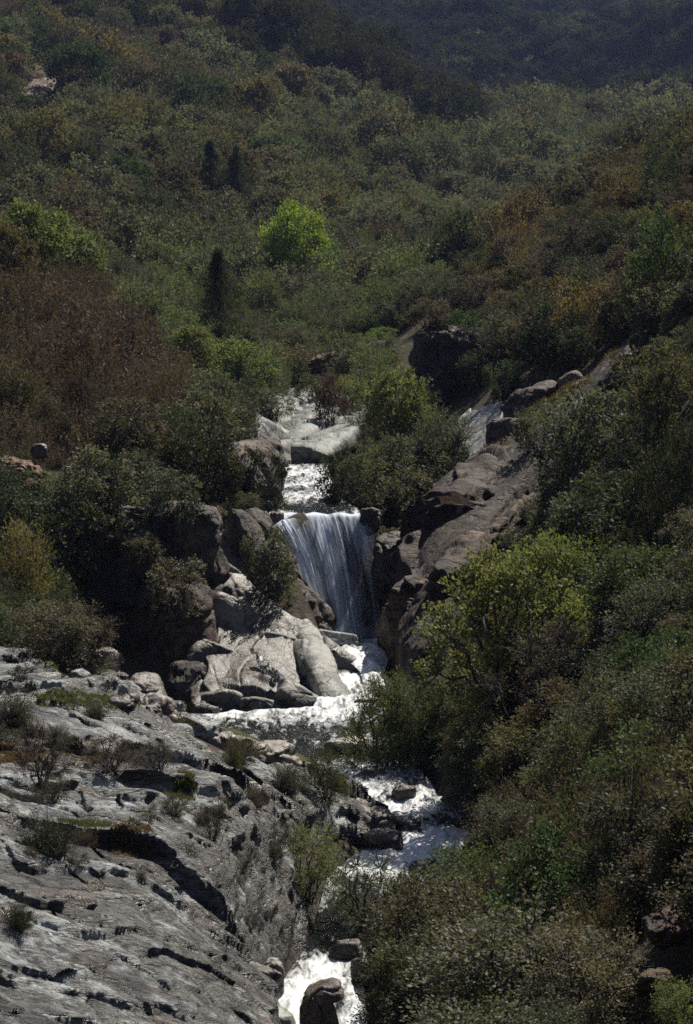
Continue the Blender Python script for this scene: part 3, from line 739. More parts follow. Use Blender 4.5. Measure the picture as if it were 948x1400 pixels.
def bend(a, b, g, n=7, wob=.05):
    t = np.linspace(0, 1, n)[:, None]
    a, b = np.asarray(a, float), np.asarray(b, float)
    up = np.array([0, 0, np.linalg.norm(b - a) * .18])
    return a + (b - a) * t + up * np.sin(t * math.pi) * .5 + g.normal(size=(n, 3)) * wob * np.linalg.norm(b - a) * np.sin(t * math.pi) * .5

# kind: (leaf length multiplier, aspect)
def build_plant(kind, lod, seed):
    g = np.random.default_rng(seed)
    n = {0: 11000, 1: 5200, 2: 2400, 3: 1300}[lod]
    L = {0: .026, 1: .038, 2: .054, 3: .075}[lod]
    asp = .55
    lines, tips, base = [], None, None
    trunk_r = .022
    if kind == 'feathery':
        m = {0: 210, 1: 140, 2: 90, 3: 60}[lod]
        b0 = np.stack([g.normal(size=m) * .10, g.normal(size=m) * .10, np.zeros(m)], -1)
        th = g.uniform(0, 2 * math.pi, m); el = np.arcsin(g.uniform(.12, 1, m) ** .8)
        lob = 1 + .28 * noise(np.cos(th) * 1.6 + seed, np.sin(th) * 1.6, el * 2)
        R = g.uniform(.62, 1.05, m) * lob
        e = np.stack([np.cos(th) * np.cos(el) * .5 * R, np.sin(th) * np.cos(el) * .5 * R, np.sin(el) * R * .97 + .02], -1)
        base, tips = b0 + (e - b0) * .30, e
        asp, L = .26, L * 1.35
        for i in range(0, m, 3 if lod < 2 else 6): lines.append((bend(b0[i], e[i] * .92, g, 5), np.linspace(.011, .003, 5)))
        tl, th_ = .02, .9
    elif kind == 'conifer':
        m = {0: 300, 1: 240, 2: 150, 3: 60}[lod]
        z = g.uniform(.08, .99, m); a = g.uniform(0, 2 * math.pi, m)
        R = (1 - z) ** .75 * .5 * g.uniform(.4, 1.15, m) + .015; n = int(n * 1.8)
        base = np.stack([0 * z, 0 * z, z], -1); tips = np.stack([np.cos(a) * R, np.sin(a) * R, z - R * .16], -1)
        asp, L = .3, L * 1.1
        lines.append((np.array([[0, 0, q] for q in np.linspace(0, .98, 7)]), np.linspace(.03, .004, 7)))
    else:
        P_ = dict(leafy=(13, .12, .82, .25, 0), tree=(20, .36, .84, .25, .28), willow=(18, .16, .85, .22, 0), open=(22, .22, .93, .15, .12), twiggy=(18, .2, .85, .2, 0))[kind]
        C, zlo, zhi, cr, th0 = P_
        zc = zlo + (zhi - zlo) * (np.arange(C) + g.uniform(.2, .8, C)) / C
        a = np.arange(C) * 2.399 + g.uniform(-.5, .5, C)
        prof = np.sqrt(np.clip(1 - ((zc - .40) / .56) ** 2, .05, 1)) if kind != 'tree' else np.sqrt(np.clip(1 - ((zc - .58) / .42) ** 2, .08, 1))
        rr_ = prof * g.uniform(.14, .40, C)
        cen = np.stack([np.cos(a) * rr_, np.sin(a) * rr_, zc], -1)
        crs = cr * g.uniform(.7, 1.25, C)
        if kind == 'tree':      # clumps over a round crown
            k_ = np.arange(C) + .5; ph = np.arccos(1 - 2 * k_ / C); a = k_ * 2.39996 + g.uniform(-.3, .3, C)
            cen = np.stack([np.cos(a) * np.sin(ph), np.sin(a) * np.sin(ph), np.cos(ph)], -1) * g.uniform(.24, .32, (C, 1)) + np.array([0, 0, .62])
            crs = g.uniform(.15, .24, C)
        top = np.array([0, 0, th0])
        if th0: lines.append((bend([0, 0, -.02], top, g, 6, .06), np.linspace(trunk_r * 1.5, trunk_r, 6)))
        for i in range(C):
            s0 = top if th0 else np.array([g.normal() * .05, g.normal() * .05, -.02])
            lines.append((bend(s0, cen[i], g, 7, .10), np.linspace(trunk_r * (.8 if th0 else .6), .006, 7)))
        m = {0: 420, 1: 300, 2: 170, 3: 110}[lod]
        if kind == 'open': m = int(m * .8)
        ci = g.integers(0, C, m)
        dv = unit(g.normal(size=(m, 3)) + np.array([0, 0, .35 if kind != 'open' else .8]))
        out = unit(cen[ci] - np.array([0, 0, .35])); dv = unit(dv + out * .45)
        base = cen[ci] + dv * crs[ci][:, None] * .12
        ln = crs[ci][:, None] * g.uniform(.7, 1.15, (m, 1)) * (1.25 if kind in ('open', 'willow') else 1)
        tips = cen[ci] + dv * ln
        if kind == 'tree': n = int(n * 1.4)
        if kind == 'willow': asp, L = .30, L * 1.25
        if kind == 'open': asp, L, n = .7, L * .82, int(n * .95)
        if kind == 'twiggy': asp, L, n = .35, L * .85, int(n * .62)
        if lod < 2:
            for i in range(0, m, 3 if kind != 'twiggy' else 1): lines.append((np.stack([base[i], (base[i] + tips[i]) / 2 + g.normal(size=3) * .012, tips[i]]), np.array([.005, .0035, .0015]) * (1 if lod == 0 else 1.2)))
    m = len(tips)
    k = g.integers(0, m, n)
    shell = kind in ('leafy', 'tree', 'open')
    t = g.uniform(.0, 1.0, n) ** (.45 if shell else .75) * (.95 if shell else 1.06) + (.12 if shell else 0)
    jit = {'feathery': .03, 'conifer': .02, 'open': .022, 'twiggy': .022}.get(kind, .028) * (1 if lod < 2 else 1.6)
    pos = base[k] + (tips[k] - base[k]) * t[:, None] + g.normal(size=(n, 3)) * jit
    rad = np.quantile(np.hypot(pos[:, 0], pos[:, 1]), .97); zt = np.quantile(pos[:, 2], .995)
    fs = np.array([.5 / rad, .5 / rad, 1 / zt])
    pos *= fs; base, tips = base * fs, tips * fs
    lines = [(np.asarray(a_) * fs, b_) for a_, b_ in lines]
    pos[:, 2] = np.maximum(pos[:, 2], .0)
    ax = unit(unit(tips[k] - base[k]) * (1.6 if kind == 'feathery' else .8 if kind != 'willow' else 1.1) + g.normal(size=(n, 3)) * (.95 if kind == 'feathery' else .6))
    nr = unit(g.normal(size=(n, 3)) + np.array([0, 0, .7]))
    sd = unit(np.cross(ax, nr))
    l = L * (1.12 if shell else 1) * g.uniform(.65, 1.3, n)[:, None]; wdt = l * asp
    q = np.stack([pos + ax * l * .5, pos + sd * wdt * .5 + ax * l * .05, pos - ax * l * .5, pos - sd * wdt * .5 + ax * l * .05], 1)
    tv = g.uniform(.2, .8, m)
    cv = g.uniform(-.16, .16, 64)[(ci if kind not in ('feathery', 'conifer') else np.arange(m)) % 64]
    var = np.clip(tv[k] * .6 + .2 + cv[k] + g.normal(size=n) * .13 + (t - .6) * .2, 0, 1)
    leaf = (q.reshape(-1, 3), np.arange(4 * n).reshape(-1, 4), var)
    return leaf, tubes(lines, 5 if lod == 0 else 4 if lod == 1 else 3)

PROTO = {}
def proto(kind, lod, var):
    key = (kind, lod, var)
    if key not in PROTO:
        (co, fc, v), (bc, bf) = build_plant(kind, lod, 1000 + hash(kind + str(lod)) % 1 + sum(map(ord, kind)) * 7 + lod * 31 + var * 101)
        fm = mesh_from(kind + '_foliage', co, fc, False, {'var': ('FACE', 'FLOAT', v)}); fm.materials.append(M_LEAF)
        sm = mesh_from(kind + '_stem', bc, bf, True); sm.materials.append(M_BARK)
        PROTO[key] = (fm, sm)
    return PROTO[key]
NAMES = dict(leafy='leafy_shrub', feathery='feathery_shrub', willow='willow_shrub', open='open_shrub', twiggy='twiggy_shrub', tree='tree', conifer='conifer')
SOURCE = {}
def place(kind, lod, var, loc, w, h, rz, color, label, group=None):
    istree = kind in ('tree', 'conifer')
    name = NAMES[kind]
    key = (kind, lod, var)
    if key not in SOURCE:
        fm, sm = proto(*key)
        r = empty(name, loc, rz, (w, w, h))
        a = add('crown' if istree else 'foliage', fm, None, r, color=color)
        b = add('trunk' if istree else 'stem', sm, None, r)
        SOURCE[key] = (r, a, b)
    else:
        r0, a0, b0 = SOURCE[key]
        r, a, b = r0.copy(), a0.copy(), b0.copy()
        for o in (r, a, b): COL.objects.link(o)
        a.parent = r; b.parent = r
        r.location = tuple(float(t) for t in loc); r.rotation_euler = (0, 0, rz); r.scale = (w, w, h)
        a.color = (*color, 1)
        for k_ in ('group',):
            if k_ in r: del r[k_]
    tag(r, label, 'tree' if istree else 'shrub', group)
    return r

def lod_of(d): return 0 if d < 72 else 1 if d < 175 else 2
def tint(c, s=.12):
    c = np.array(PAL[c]) * rng.uniform(1 - s, 1 + s) * (1 + rng.normal(size=3) * .05)
    return tuple(np.clip(c, .005, 1))

# kind, colour, px, base py, width px, height px, label, landmark phrase (or None)
HAND = [
 # right bank, near
 ('leafy','grey',690,1450,300,200,'broad dusty grey-green bush filling the bottom edge','the broad grey bush'),
 ('leafy','grey',810,1440,190,160,'smaller dusty grey bush joined to the right of the broad grey one',None),
 ('willow','olive',545,1430,120,140,'olive streamside bush at bottom edge left of the broad grey bush',None),
 ('leafy','fresh',642,1262,130,105,'fresh green rounded bush at the right bank of the white pool','the fresh green bush'),
 ('leafy','green',600,1340,130,100,'mid-green low bush under the fresh green bush',None),
 ('feathery','rust',770,1300,190,230,'tallest rust-brown feathery bush on the lower right slope','the tall rust bush'),
 ('feathery','rust',880,1235,180,220,'wide rust-brown feathery bush at the right edge above the outcrop','the wide rust bush'),
 ('feathery','rust',700,1300,130,150,'rust-brown feathery bush between the fresh green bush and the tall rust one',None),
 ('feathery','rust',930,1150,120,150,'reddish brown bush cut by the right edge above the wide rust bush',None),
 ('leafy','olive',800,1130,150,140,'olive bush with upright shoots above the tall rust bush','the olive bush'),
 ('leafy','olive',890,1080,130,120,'olive and yellowish bush right of the upright olive one',None),
 ('twiggy','purple',755,1020,175,165,'purplish grey twiggy bush right of the big leafy tree','the purplish twiggy bush'),
 ('open','ygreen',690,1010,235,255,'big open tree-like shrub with bright yellow-green leaf tips before the mossy ridge','the big leafy shrub'),
 ('open','ygreen',760,930,170,190,'right-hand yellow-green leafy shrub behind the big open one',None),
 ('willow','willow',525,1072,115,150,'light green willow leaning over the rapid below the cascade','the willow by the rapid'),
 ('willow','green',580,1060,110,130,'darker green willow right of the light one at the rapid',None),
 ('tree','green',885,905,170,150,'green oak with dark crooked trunk on the right slope','the crooked oak'),
 ('leafy','green',920,1010,120,120,'mid-green leafy bush below the crooked oak at right edge',None),
 ('leafy','greygreen',850,980,100,90,'grey-green bush below the crooked oak',None),
 ('open','pale',670,1112,130,105,'bluish pale green bush sprawling over the leaning boulder','the bluish bush'),
 ('leafy','olive',700,1150,90,70,'low olive bush under the bluish one',None),
 ('feathery','olive',810,1350,130,130,'olive feathery bush behind the grey bushes at the bottom right','the olive feathery bush'),
 ('feathery','brown',860,1290,120,110,'brown feathery bush left of the rusty outcrop',None),
 ('leafy','ygreen',930,1430,100,90,'yellow-green bush in the bottom right corner','the corner bush'),
 ('leafy','dkgreen',815,795,160,135,'dark green bush with silvery left edge right of the mossy ridge','the silvery-edged bush'),
 ('leafy','pale',775,770,70,85,'pale silvery bush on the left side of the dark green one',None),
 ('leafy','dark',915,780,120,190,'tall bush at the right edge, deep shade put into its blackish green','the shaded tall bush'),  # shadow on the slope painted as darker leaves
 ('leafy','greygreen',810,690,150,150,'grey-green speckled bush above the silvery-edged bush','the speckled bush'),
 ('leafy','greygreen',740,650,80,70,'small grey-green bush beside the notch block',None),
 ('leafy','green',905,465,110,160,'mid-green tall bush at the right edge above the golden grass','the tall green bush'),
 ('leafy','dkgreen',800,468,90,90,'dark green round bush left of the tall green bush',None),
 ('leafy','olive',900,620,110,140,'olive bush with orange leaves at the right edge below the golden grass',None),
 ('leafy','brown',850,470,70,80,'brown bush between the dark round bush and the tall green bush',None),
 ('leafy','green',690,545,56,50,'small mid-green bush left of the angular dark block',None),
 ('leafy','greygreen',690,500,70,70,'grey-green bush above the small mid-green one',None),
 ('leafy','green',640,470,50,45,'small green bush on top of the sheer blackish cliff',None),
 ('leafy','brown',585,450,70,40,'brown low bush along the crest of the sheer blackish cliff',None),
 ('leafy','dkgreen',655,540,60,60,'dark green bush against the right side of the blackish cliff',None),
 ('leafy','dkgreen',575,590,60,60,'dark green bush at the foot of the blackish cliff',None),
 # around the upper stream
 ('tree','ygreen',545,640,95,125,'yellow-green young tree above the lip of the waterfall','the yellow-green young tree'),
 ('leafy','willow',520,695,70,95,'pale green round bush over the water right of the upper stream',None),
 ('leafy','greygreen',565,690,100,90,'grey-green rounded bush right above the waterfall lip','the bush above the fall'),
 ('willow','greygreen',615,652,85,90,'grey-green feathery willow beside the small pale granite face',None),
 ('leafy','dkgreen',468,705,75,80,'dark green bush hanging over the waterfall lip','the bush at the lip'),
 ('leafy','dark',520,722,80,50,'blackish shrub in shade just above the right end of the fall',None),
 ('leafy','purple',452,600,50,70,'purplish small bush standing before the right end of the pale apron',None),
 ('leafy','ygreen',475,575,60,44,'yellowish low bush right of the small purplish one',None),
 ('feathery','soft',500,615,60,60,'soft green bush between the pale apron and the young tree',None),
 ('leafy','dkgreen',350,715,85,95,'dark green bush covering the buttress left of the upper stream','the buttress bush'),
 ('leafy','dark',275,690,110,110,'blackish green bush left of the buttress',None),
 ('leafy','greygreen',232,718,90,75,'grey-green drooping bush above the streaked crest','the drooping bush'),
 ('leafy','greygreen',372,818,78,95,'greyish bush clinging to the dark rock left of the waterfall','the bush beside the fall'),
 ('leafy','grey',194,772,52,44,'small dusty grey bush on the shaded shoulder of the cliff',None),
 ('leafy','grey',236,838,84,74,'round dusty grey bush in the middle of the dark cliff','the grey cliff bush'),
 ('leafy','grey',130,735,120,120,'large greyish bush in half shade left of the streaked crest','the half-shaded bush'),
 ('leafy','dkgreen',75,800,130,120,'dark green shaded bush below the half-shaded grey one',None),
 ('feathery','golden',30,830,90,120,'golden brown feathery bush at the left edge above the slab','the golden bush'),
 ('leafy','green',74,845,55,65,'mid-green little bush right of the golden brown one',None),
 ('twiggy','brown',110,925,115,95,'brown twiggy bush on the back of the rock slab','the brown twiggy bush'),
 ('twiggy','rust',175,905,60,60,'reddish twiggy bush right of the brown one behind the slab',None),
 ('leafy','dkgreen',160,700,60,70,'dark green bush between the half-shaded bush and the drooping one',None),
 # left slope
 ('feathery','rust',110,570,170,150,'large rust-brown bush in the dark thicket at left','the rust thicket'),
 ('feathery','rust',40,480,120,110,'rust-brown bush at the left edge below the yellow-green trees',None),
 ('feathery','purple',170,520,120,110,'purplish brown bush at the right of the dark thicket',None),
 ('feathery','olive',25,600,90,110,'olive brown bush at the left edge above the brown terrace',None),
 ('feathery','olive',230,580,90,80,'olive feathery bush between the thicket and the upper stream','the olive thicket bush'),
 ('leafy','brown',180,640,110,90,'brown bush above the half-shaded grey bush',None),
 ('leafy','dark',315,600,80,60,'blackish bush on the near side of the pale flat rocks',None),
 # valley
 ('tree','vivid',402,424,98,136,'vivid green rounded tree standing alone in mid valley','the vivid green tree'),
 ('conifer','dark',300,498,84,146,'dark narrow conifer below and left of the vivid green tree','the dark conifer'),
 ('tree','ygreen',45,400,110,115,'yellow-green tree at the left edge of the valley','the yellow-green tree'),
 ('tree','ygreen',105,412,85,95,'smaller yellow-green tree right of the one at the left edge',None),
 ('tree','olive',5,420,80,110,'olive yellow tree cut by the left edge',None),
 ('tree','olive',130,350,70,60,'olive tree behind the yellow-green pair',None),
 ('conifer','dark',288,316,64,112,'left one of two dark pointed trees above the grey bushes','the pointed trees'),
 ('conifer','dark',324,316,58,106,'right one of two dark pointed trees above the grey bushes',None),
 ('leafy','grey',300,378,60,62,'silvery grey bush left of the vivid green tree','the silvery bush'),
 ('leafy','grey',335,372,55,58,'silvery grey bush touching the vivid green tree',None),
 ('willow','willow',200,480,95,90,'pale green loose tree left of the dark conifer','the pale loose tree'),
 ('willow','willow',245,505,80,75,'pale green bush between the loose tree and the conifer',None),
 ('open','ygreen',330,548,90,80,'yellow-green open bush above the pale flat rocks','the open yellow-green bush'),
 ('open','ygreen',265,520,80,70,'yellow-green open bush at the foot of the dark conifer',None),
 ('leafy','olive',385,530,85,58,'olive rounded bush above the pale apron',None),
 ('willow','willow',355,455,75,80,'pale green slender tree right of the conifer',None),
 ('willow','willow',440,465,80,75,'pale green tree below the vivid green one','the pale valley tree'),
 ('willow','fresh',455,425,50,45,'fresh green bush at the right foot of the vivid green tree',None),
 ('willow','willow',400,490,70,75,'pale green bush under the vivid green tree',None),
 ('leafy','green',540,445,80,60,'mid-green bush left of the sheer blackish cliff',None),
 ('leafy','dkgreen',190,345,90,95,'dark green round oak on the lower left hillside','the dark round oak'),
 ('leafy','brown',215,395,70,85,'brownish oak below the dark round one',None),
 ('leafy','brown',130,255,64,70,'brown round oak higher on the left hillside','the brown round oak'),
 ('leafy','dkgreen',480,290,60,50,'dark green round oak above and right of the vivid green tree','the upper round oak'),
 ('leafy','purple',530,370,50,60,'purplish bush right of the vivid green tree',None),
 # stream foreground
 ('willow','ygreen',415,1238,115,110,'yellow-green willow on the slab edge left of the white pool','the slab-edge willow'),
 ('twiggy','willow',505,1300,140,130,'thin pale green willow standing in front of the white pool','the thin willow'),
 ('willow','olive',445,1130,70,70,'olive green bush on the slab above the slab-edge willow',None),
 ('willow','soft',560,1330,100,100,'soft green bush below the thin willow',None),
 ('leafy','green',480,1235,50,40,'small green tuft at the water by the slab-edge willow',None),
 ('leafy','soft',372,590,60,42,'soft green bush on the left edge of the granite apron',None),
 ('leafy','olive',425,566,46,36,'olive small bush between the slabs of the granite apron',None),
 # tufts on the slab
 ('feathery','dark',68,1232,90,70,'dark tussock with a dead stalk on the left of the slab','the dark tussock'),
 ('feathery','brown',20,1030,70,50,'dark brown tussock at the left edge of the slab',None),
 ('twiggy','brown',292,1188,54,60,'brown twiggy tuft in the middle of the slab','the slab tuft'),
 ('feathery','brown',392,1112,56,50,'brown tussock on the right part of the slab','the right tussock'),
 ('feathery','olive',318,1080,40,50,'olive tussock left of the brown one on the slab',None),
 ('twiggy','purple',60,1110,80,90,'purplish bare twigs behind the lichen-covered boulder',None),
 ('twiggy','purple',150,1100,80,50,'purplish low twigs in a dark seam of the slab',None),
 ('twiggy','brown',215,1098,70,44,'brown low twigs along a seam of the slab',None),
 ('feathery','brown',345,1140,50,34,'small brown tussock above the slab tuft',None),
 ('feathery','olive',250,1000,34,26,'tiny olive tussock near the rubble on the slab',None),
 ('feathery','brown',130,1010,40,26,'tiny brown tussock beside the long low ledge',None),
 ('feathery','olive',332,1036,64,34,'low olive tussocks at the near edge of the quiet pool',None),
 ('feathery','dark',25,1335,50,50,'dark tussock in a hollow at lower left of the slab',None),
]
ONROCK = {(236,838): 85.7, (194,772): 86.4, (372,818): 89.4, (232,718): 88.4, (130,735): 87.2, (160,700): 88.0, (350,715): 97.5, (640,470): 128.5, (585,450): 129, (655,540): 125.5, (575,590): 124}
LAND = []      # (px, py, phrase)
RECS = []      # for the visibility test: px, py centre, half w, half h, distance
for i, (kind, colr, px, py, wpx, hpx, label, land) in enumerate(HAND):
    q = hit(px, py)
    d = q[1]
    z = surface(q[0], q[1])
    if (px, py) in ONROCK:
        d = ONROCK[(px, py)]; q = P(px, py, d); z = q[2]
    place(kind, 0 if 'vivid' in label else min(lod_of(d), 1), i % 3, (q[0], q[1], z - .06), wpx / F * d * 1.06, hpx / F * d * 1.06, rng.uniform(0, 6.28), tint(colr, .05), label)
    RECS.append((px, py - hpx / 2, wpx / 2, hpx / 2, d, None))
    if land: LAND.append((px, py - hpx / 2, land))
LAND += [(440, 790, 'the waterfall'), (380, 900, 'the boulder pile'), (400, 985, 'the pool'), (560, 1165, 'the white pool'), (410, 580, 'the pale apron'), (610, 500, 'the blackish cliff'),
         (610, 740, 'the mossy ridge'), (735, 550, 'the angular block'), (250, 760, 'the streaked crest'), (200, 900, 'the dark cliff'), (50, 128, 'the sandy patch')]

ZONES = [
 ('dark', 'the shaded bank', [(760,820),(960,560),(960,800),(860,840)], [('leafy','dark',3),('leafy','dkgreen',2)]),  # the bank's big shadow put into the darkest leaf colours
 ('low right', 'the lower right slope', [(600,1500),(600,1100),(680,1060),(960,980),(960,1500)], [('feathery','rust',2),('feathery','brown',2),('leafy','olive',3),('leafy','greygreen',3),('leafy','green',2)]),
 ('right', 'the right slope', [(560,1100),(600,860),(720,640),(960,420),(960,1000),(680,1070)], [('leafy','dkgreen',3),('leafy','olive',2),('leafy','greygreen',3),('leafy','green',2)]),
 ('spur', 'the brown right spur', [(560,560),(640,380),(760,230),(960,140),(960,430),(720,640)], [('leafy','brown',6),('feathery','golden',1),('leafy','olive',2),('leafy','dkgreen',2),('feathery','brown',2)]),
 ('thicket', 'the dark left thicket', [(-60,430),(120,400),(230,480),(260,600),(120,660),(-60,640)], [('feathery','rust',5),('feathery','purple',2),('feathery','brown',2)]),
 ('left', 'the left bank', [(-60,640),(260,600),(300,540),(400,620),(390,760),(240,860),(-60,900)], [('leafy','dkgreen',4),('leafy','greygreen',3),('feathery','brown',2),('leafy','grey',1)]),
 ('valley', 'the valley floor', [(120,400),(360,370),(560,360),(640,420),(540,560),(330,590),(230,500)], [('willow','willow',5),('willow','greygreen',3),('leafy','soft',2),('leafy','green',1),('open','ygreen',1)]),
]
HILL = [('leafy','dkgreen',3),('leafy','soft',4),('leafy','brown',3),('leafy','greygreen',2),('leafy','olive',2)]
ROCKS_EXCL = [SLAB_POLY, UP_POLY, RT_POLY, MOSS_POLY, [(265,1000),(260,860),(300,750),(340,770),(440,870),(520,880),(515,990),(400,1000)], [(375,640),(440,625),(450,700),(500,705),(520,880),(440,880),(370,720)],
              [(505,890),(520,820),(640,660),(700,620),(730,640),(640,780),(620,900)], [(550,440),(650,430),(660,570),(560,570)], [(670,520),(800,500),(790,580),(700,640),(655,640)],
              [(100,760),(150,690),(310,690),(340,820),(300,970),(240,970),(150,890),(110,830)], [(800,500),(880,452),(880,480),(790,545)], [(885,1235),(948,1245),(945,1300),(912,1366),(880,1356)]]

def pick(mix, r):
    wts = np.array([m[2] for m in mix], float); wts /= wts.sum()
    return mix[int(np.searchsorted(np.cumsum(wts), r * .9999))]

def clear(px, py, x, y):
    ok = np.ones(px.shape, bool)
    for k, pl in enumerate(ROCKS_EXCL):
        ok &= poly_sd(px, py, pl) < (4 if k else -8)
    for W, wd in ((PW, PWD), (UW, UWD)):
        dd, _, ww = along(x, y, W, wd)
        ok &= dd > ww * .5 + .55
    return ok
WATER_POLYS = [[(395,975),(480,965),(520,1010),(560,1060),(605,1110),(615,1150),(590,1205),(520,1212),(470,1175),(540,1120),(470,1060),(420,1020),(300,985)],
               [(385,1325),(455,1275),(505,1280),(505,1400),(390,1400)], [(370,700),(385,620),(445,622),(450,690),(500,700),(520,880),(440,880)]]
def crown_clear(px, cy, hw):
    ok = np.ones(px.shape, bool)
    for pl in ROCKS_EXCL + WATER_POLYS: ok &= poly_sd(px, cy, pl) < -.55 * hw
    return ok

# tufts rooted in the seams of the slab
for i in range(34):
    for _ in range(40):
        px, py = rng.uniform(0, 440), rng.uniform(935, 1330)
        if poly_sd(np.array([px]), np.array([py]), SLAB_POLY)[0] > 18 and noise(px / 90, py / 22, 4.0) > .12: break
    q = hit(px, py); w_ = rng.uniform(22, 52); h_ = w_ * rng.uniform(.5, .9); c_ = ('brown', 'olive', 'purple', 'brown')[i % 4]
    place(('feathery', 'twiggy')[i % 2], 1, i % 3, (q[0], q[1], surface(q[0], q[1]) - .06), w_ / F * q[1], h_ / F * q[1], rng.uniform(0, 6.28), tint(c_), 'small %s %s tuft rooted in a seam of the grey rock slab' % (WORD[c_], ('feathery', 'twiggy')[i % 2]), 'tufts in the seams of the slab')

# near and middle brush: a jittered spread over the ground
cand = []
def spread(r0, r1, step, az0=-.27, az1=.27):
    pts = []
    r = r0
    while r < r1:
        n = max(2, int((az1 - az0) * r / step))
        a = az0 + (np.arange(n) + rng.uniform(0, 1, n)) / n * (az1 - az0)
        q = r + rng.uniform(-.5, .5, n) * step
        pts.append(np.stack([np.sin(a) * q, np.cos(a) * q], -1)); r += step
    return np.vstack(pts)
near = np.vstack([spread(33, 75, 1.75), spread(75, 120, 1.95), spread(120, 185, 2.6), spread(185, 250, 3.6)])
nz = ground(near[:, 0], near[:, 1])
npx, npy = proj(np.stack([near[:, 0], near[:, 1], nz], -1))
ok = clear(npx, npy, near[:, 0], near[:, 1])
near, nz, npx, npy = near[ok], nz[ok], npx[ok], npy[ok]
patch = noise(near[:, 0] / 7, near[:, 1] / 11, 3.3)
zid = np.full(len(near), -1)
for k in reversed(range(len(ZONES))):
    zid[poly_sd(npx, npy, ZONES[k][2]) > 0] = k
plants = []
for i in range(len(near)):
    if zid[i] == 3 and near[i, 1] > 200: zid[i] = -1
    mix = ZONES[zid[i]][3] if zid[i] >= 0 else HILL
    kind, colr, _ = pick(mix, np.clip(rng.uniform(0, 1) * .6 + .2 + patch[i] * .55, 0, 1))
    d = near[i, 1]
    w_ = rng.uniform(1.5, 2.9) * (1.1 if d < 75 else 1 if d < 100 else 1.35 if d < 185 else 2.1); h_ = w_ * rng.uniform(.6, .95) * (1 if d < 185 else 1.15)
    if kind in ('feathery', 'willow'): h_ *= 1.15
    if abs(npx[i] - 474) < 620 and not crown_clear(npx[i:i+1], npy[i:i+1] - h_ * F / d * .55, w_ * F / d * .5)[0]: continue
    plants.append([kind, colr, near[i, 0], near[i, 1], nz[i], w_, h_, npx[i], npy[i], zid[i], rng.uniform(0, 6.28)])
# which of them the picture shows: front to back with oval masks
order = sorted([(r[4], 0, i) for i, r in enumerate(RECS)] + [(p[3], 1, i) for i, p in enumerate(plants)])
GW, GH = 474, 700
buf = np.zeros((GH, GW), bool)
Yg, Xg = np.mgrid[0:GH, 0:GW]
vis = {}
for d, typ, i in order:
    if typ == 0: cx, cy_, hw, hh = RECS[i][:4]
    else:
        p = plants[i]; s = F / p[3]; cx, cy_, hw, hh = p[7], p[8] - p[6] * s / 2, p[5] * s / 2, p[6] * s / 2
    x0, x1, y0, y1 = [int(v / 2) for v in (cx - hw, cx + hw + 2, cy_ - hh, cy_ + hh + 2)]
    x0, y0, x1, y1 = max(x0, 0), max(y0, 0), min(x1, GW), min(y1, GH)
    if x1 <= x0 or y1 <= y0:
        vis[(typ, i)] = 0; continue
    sub = ((Xg[y0:y1, x0:x1] * 2 - cx) / hw) ** 2 + ((Yg[y0:y1, x0:x1] * 2 - cy_) / hh) ** 2 < .8
    b = buf[y0:y1, x0:x1]
    vis[(typ, i)] = int((sub & ~b).sum()); b |= sub
shown = [i for i in range(len(plants)) if vis[(1, i)] > 45]
per_kind = {}
keep = []
for i in sorted(shown, key=lambda i: -vis[(1, i)]):
    k = plants[i][0]
    if per_kind.get(k, 0) < 270 and len(keep) < 520:
        per_kind[k] = per_kind.get(k, 0) + 1; keep.append(i)
keepset = set(keep)
SIZE = lambda w: 'small' if w < 1.9 else 'broad' if w > 3.3 else ''
KW = dict(leafy='leafy bush', feathery='feathery bush', willow='willow bush', open='open bush', twiggy='twiggy bush')
labels = {}
for i in keep:
    p = plants[i]
    cx, cy_ = p[7], p[8] - p[6] * F / p[3] / 2
    best = min(LAND, key=lambda l: (l[0] - cx) ** 2 + (l[1] - cy_) ** 2)
    dx, dy = cx - best[0], cy_ - best[1]
    dist = math.hypot(dx, dy)
    a = math.degrees(math.atan2(-dy, dx)) % 360
    side = ['right of', 'above and right of', 'above', 'above and left of', 'left of', 'below and left of', 'below', 'below and right of'][int((a + 22.5) // 45) % 8]
    how = 'close ' if dist < 60 else 'farther ' if dist > 120 else ''
    zone = ZONES[p[9]][1] if p[9] >= 0 else 'the hillside'
    lb = ' '.join(f"{SIZE(p[5])} {WORD[p[1]]} {KW[p[0]]} on {zone} {how}{side} {best[2]}".split())
    if len(lb.split()) > 16: lb = lb.replace(' on ' + zone, '')
    labels.setdefault(lb, []).append(i)
for lb, ids in labels.items():
    for i in ids:
        p = plants[i]
        place(p[0], lod_of(p[3]), i % 4, (p[2], p[3], p[4] - .08), p[5], p[6], p[10], tint(p[1]), lb, ('bushes: ' + lb) if len(ids) > 1 else 'brush on the slopes')

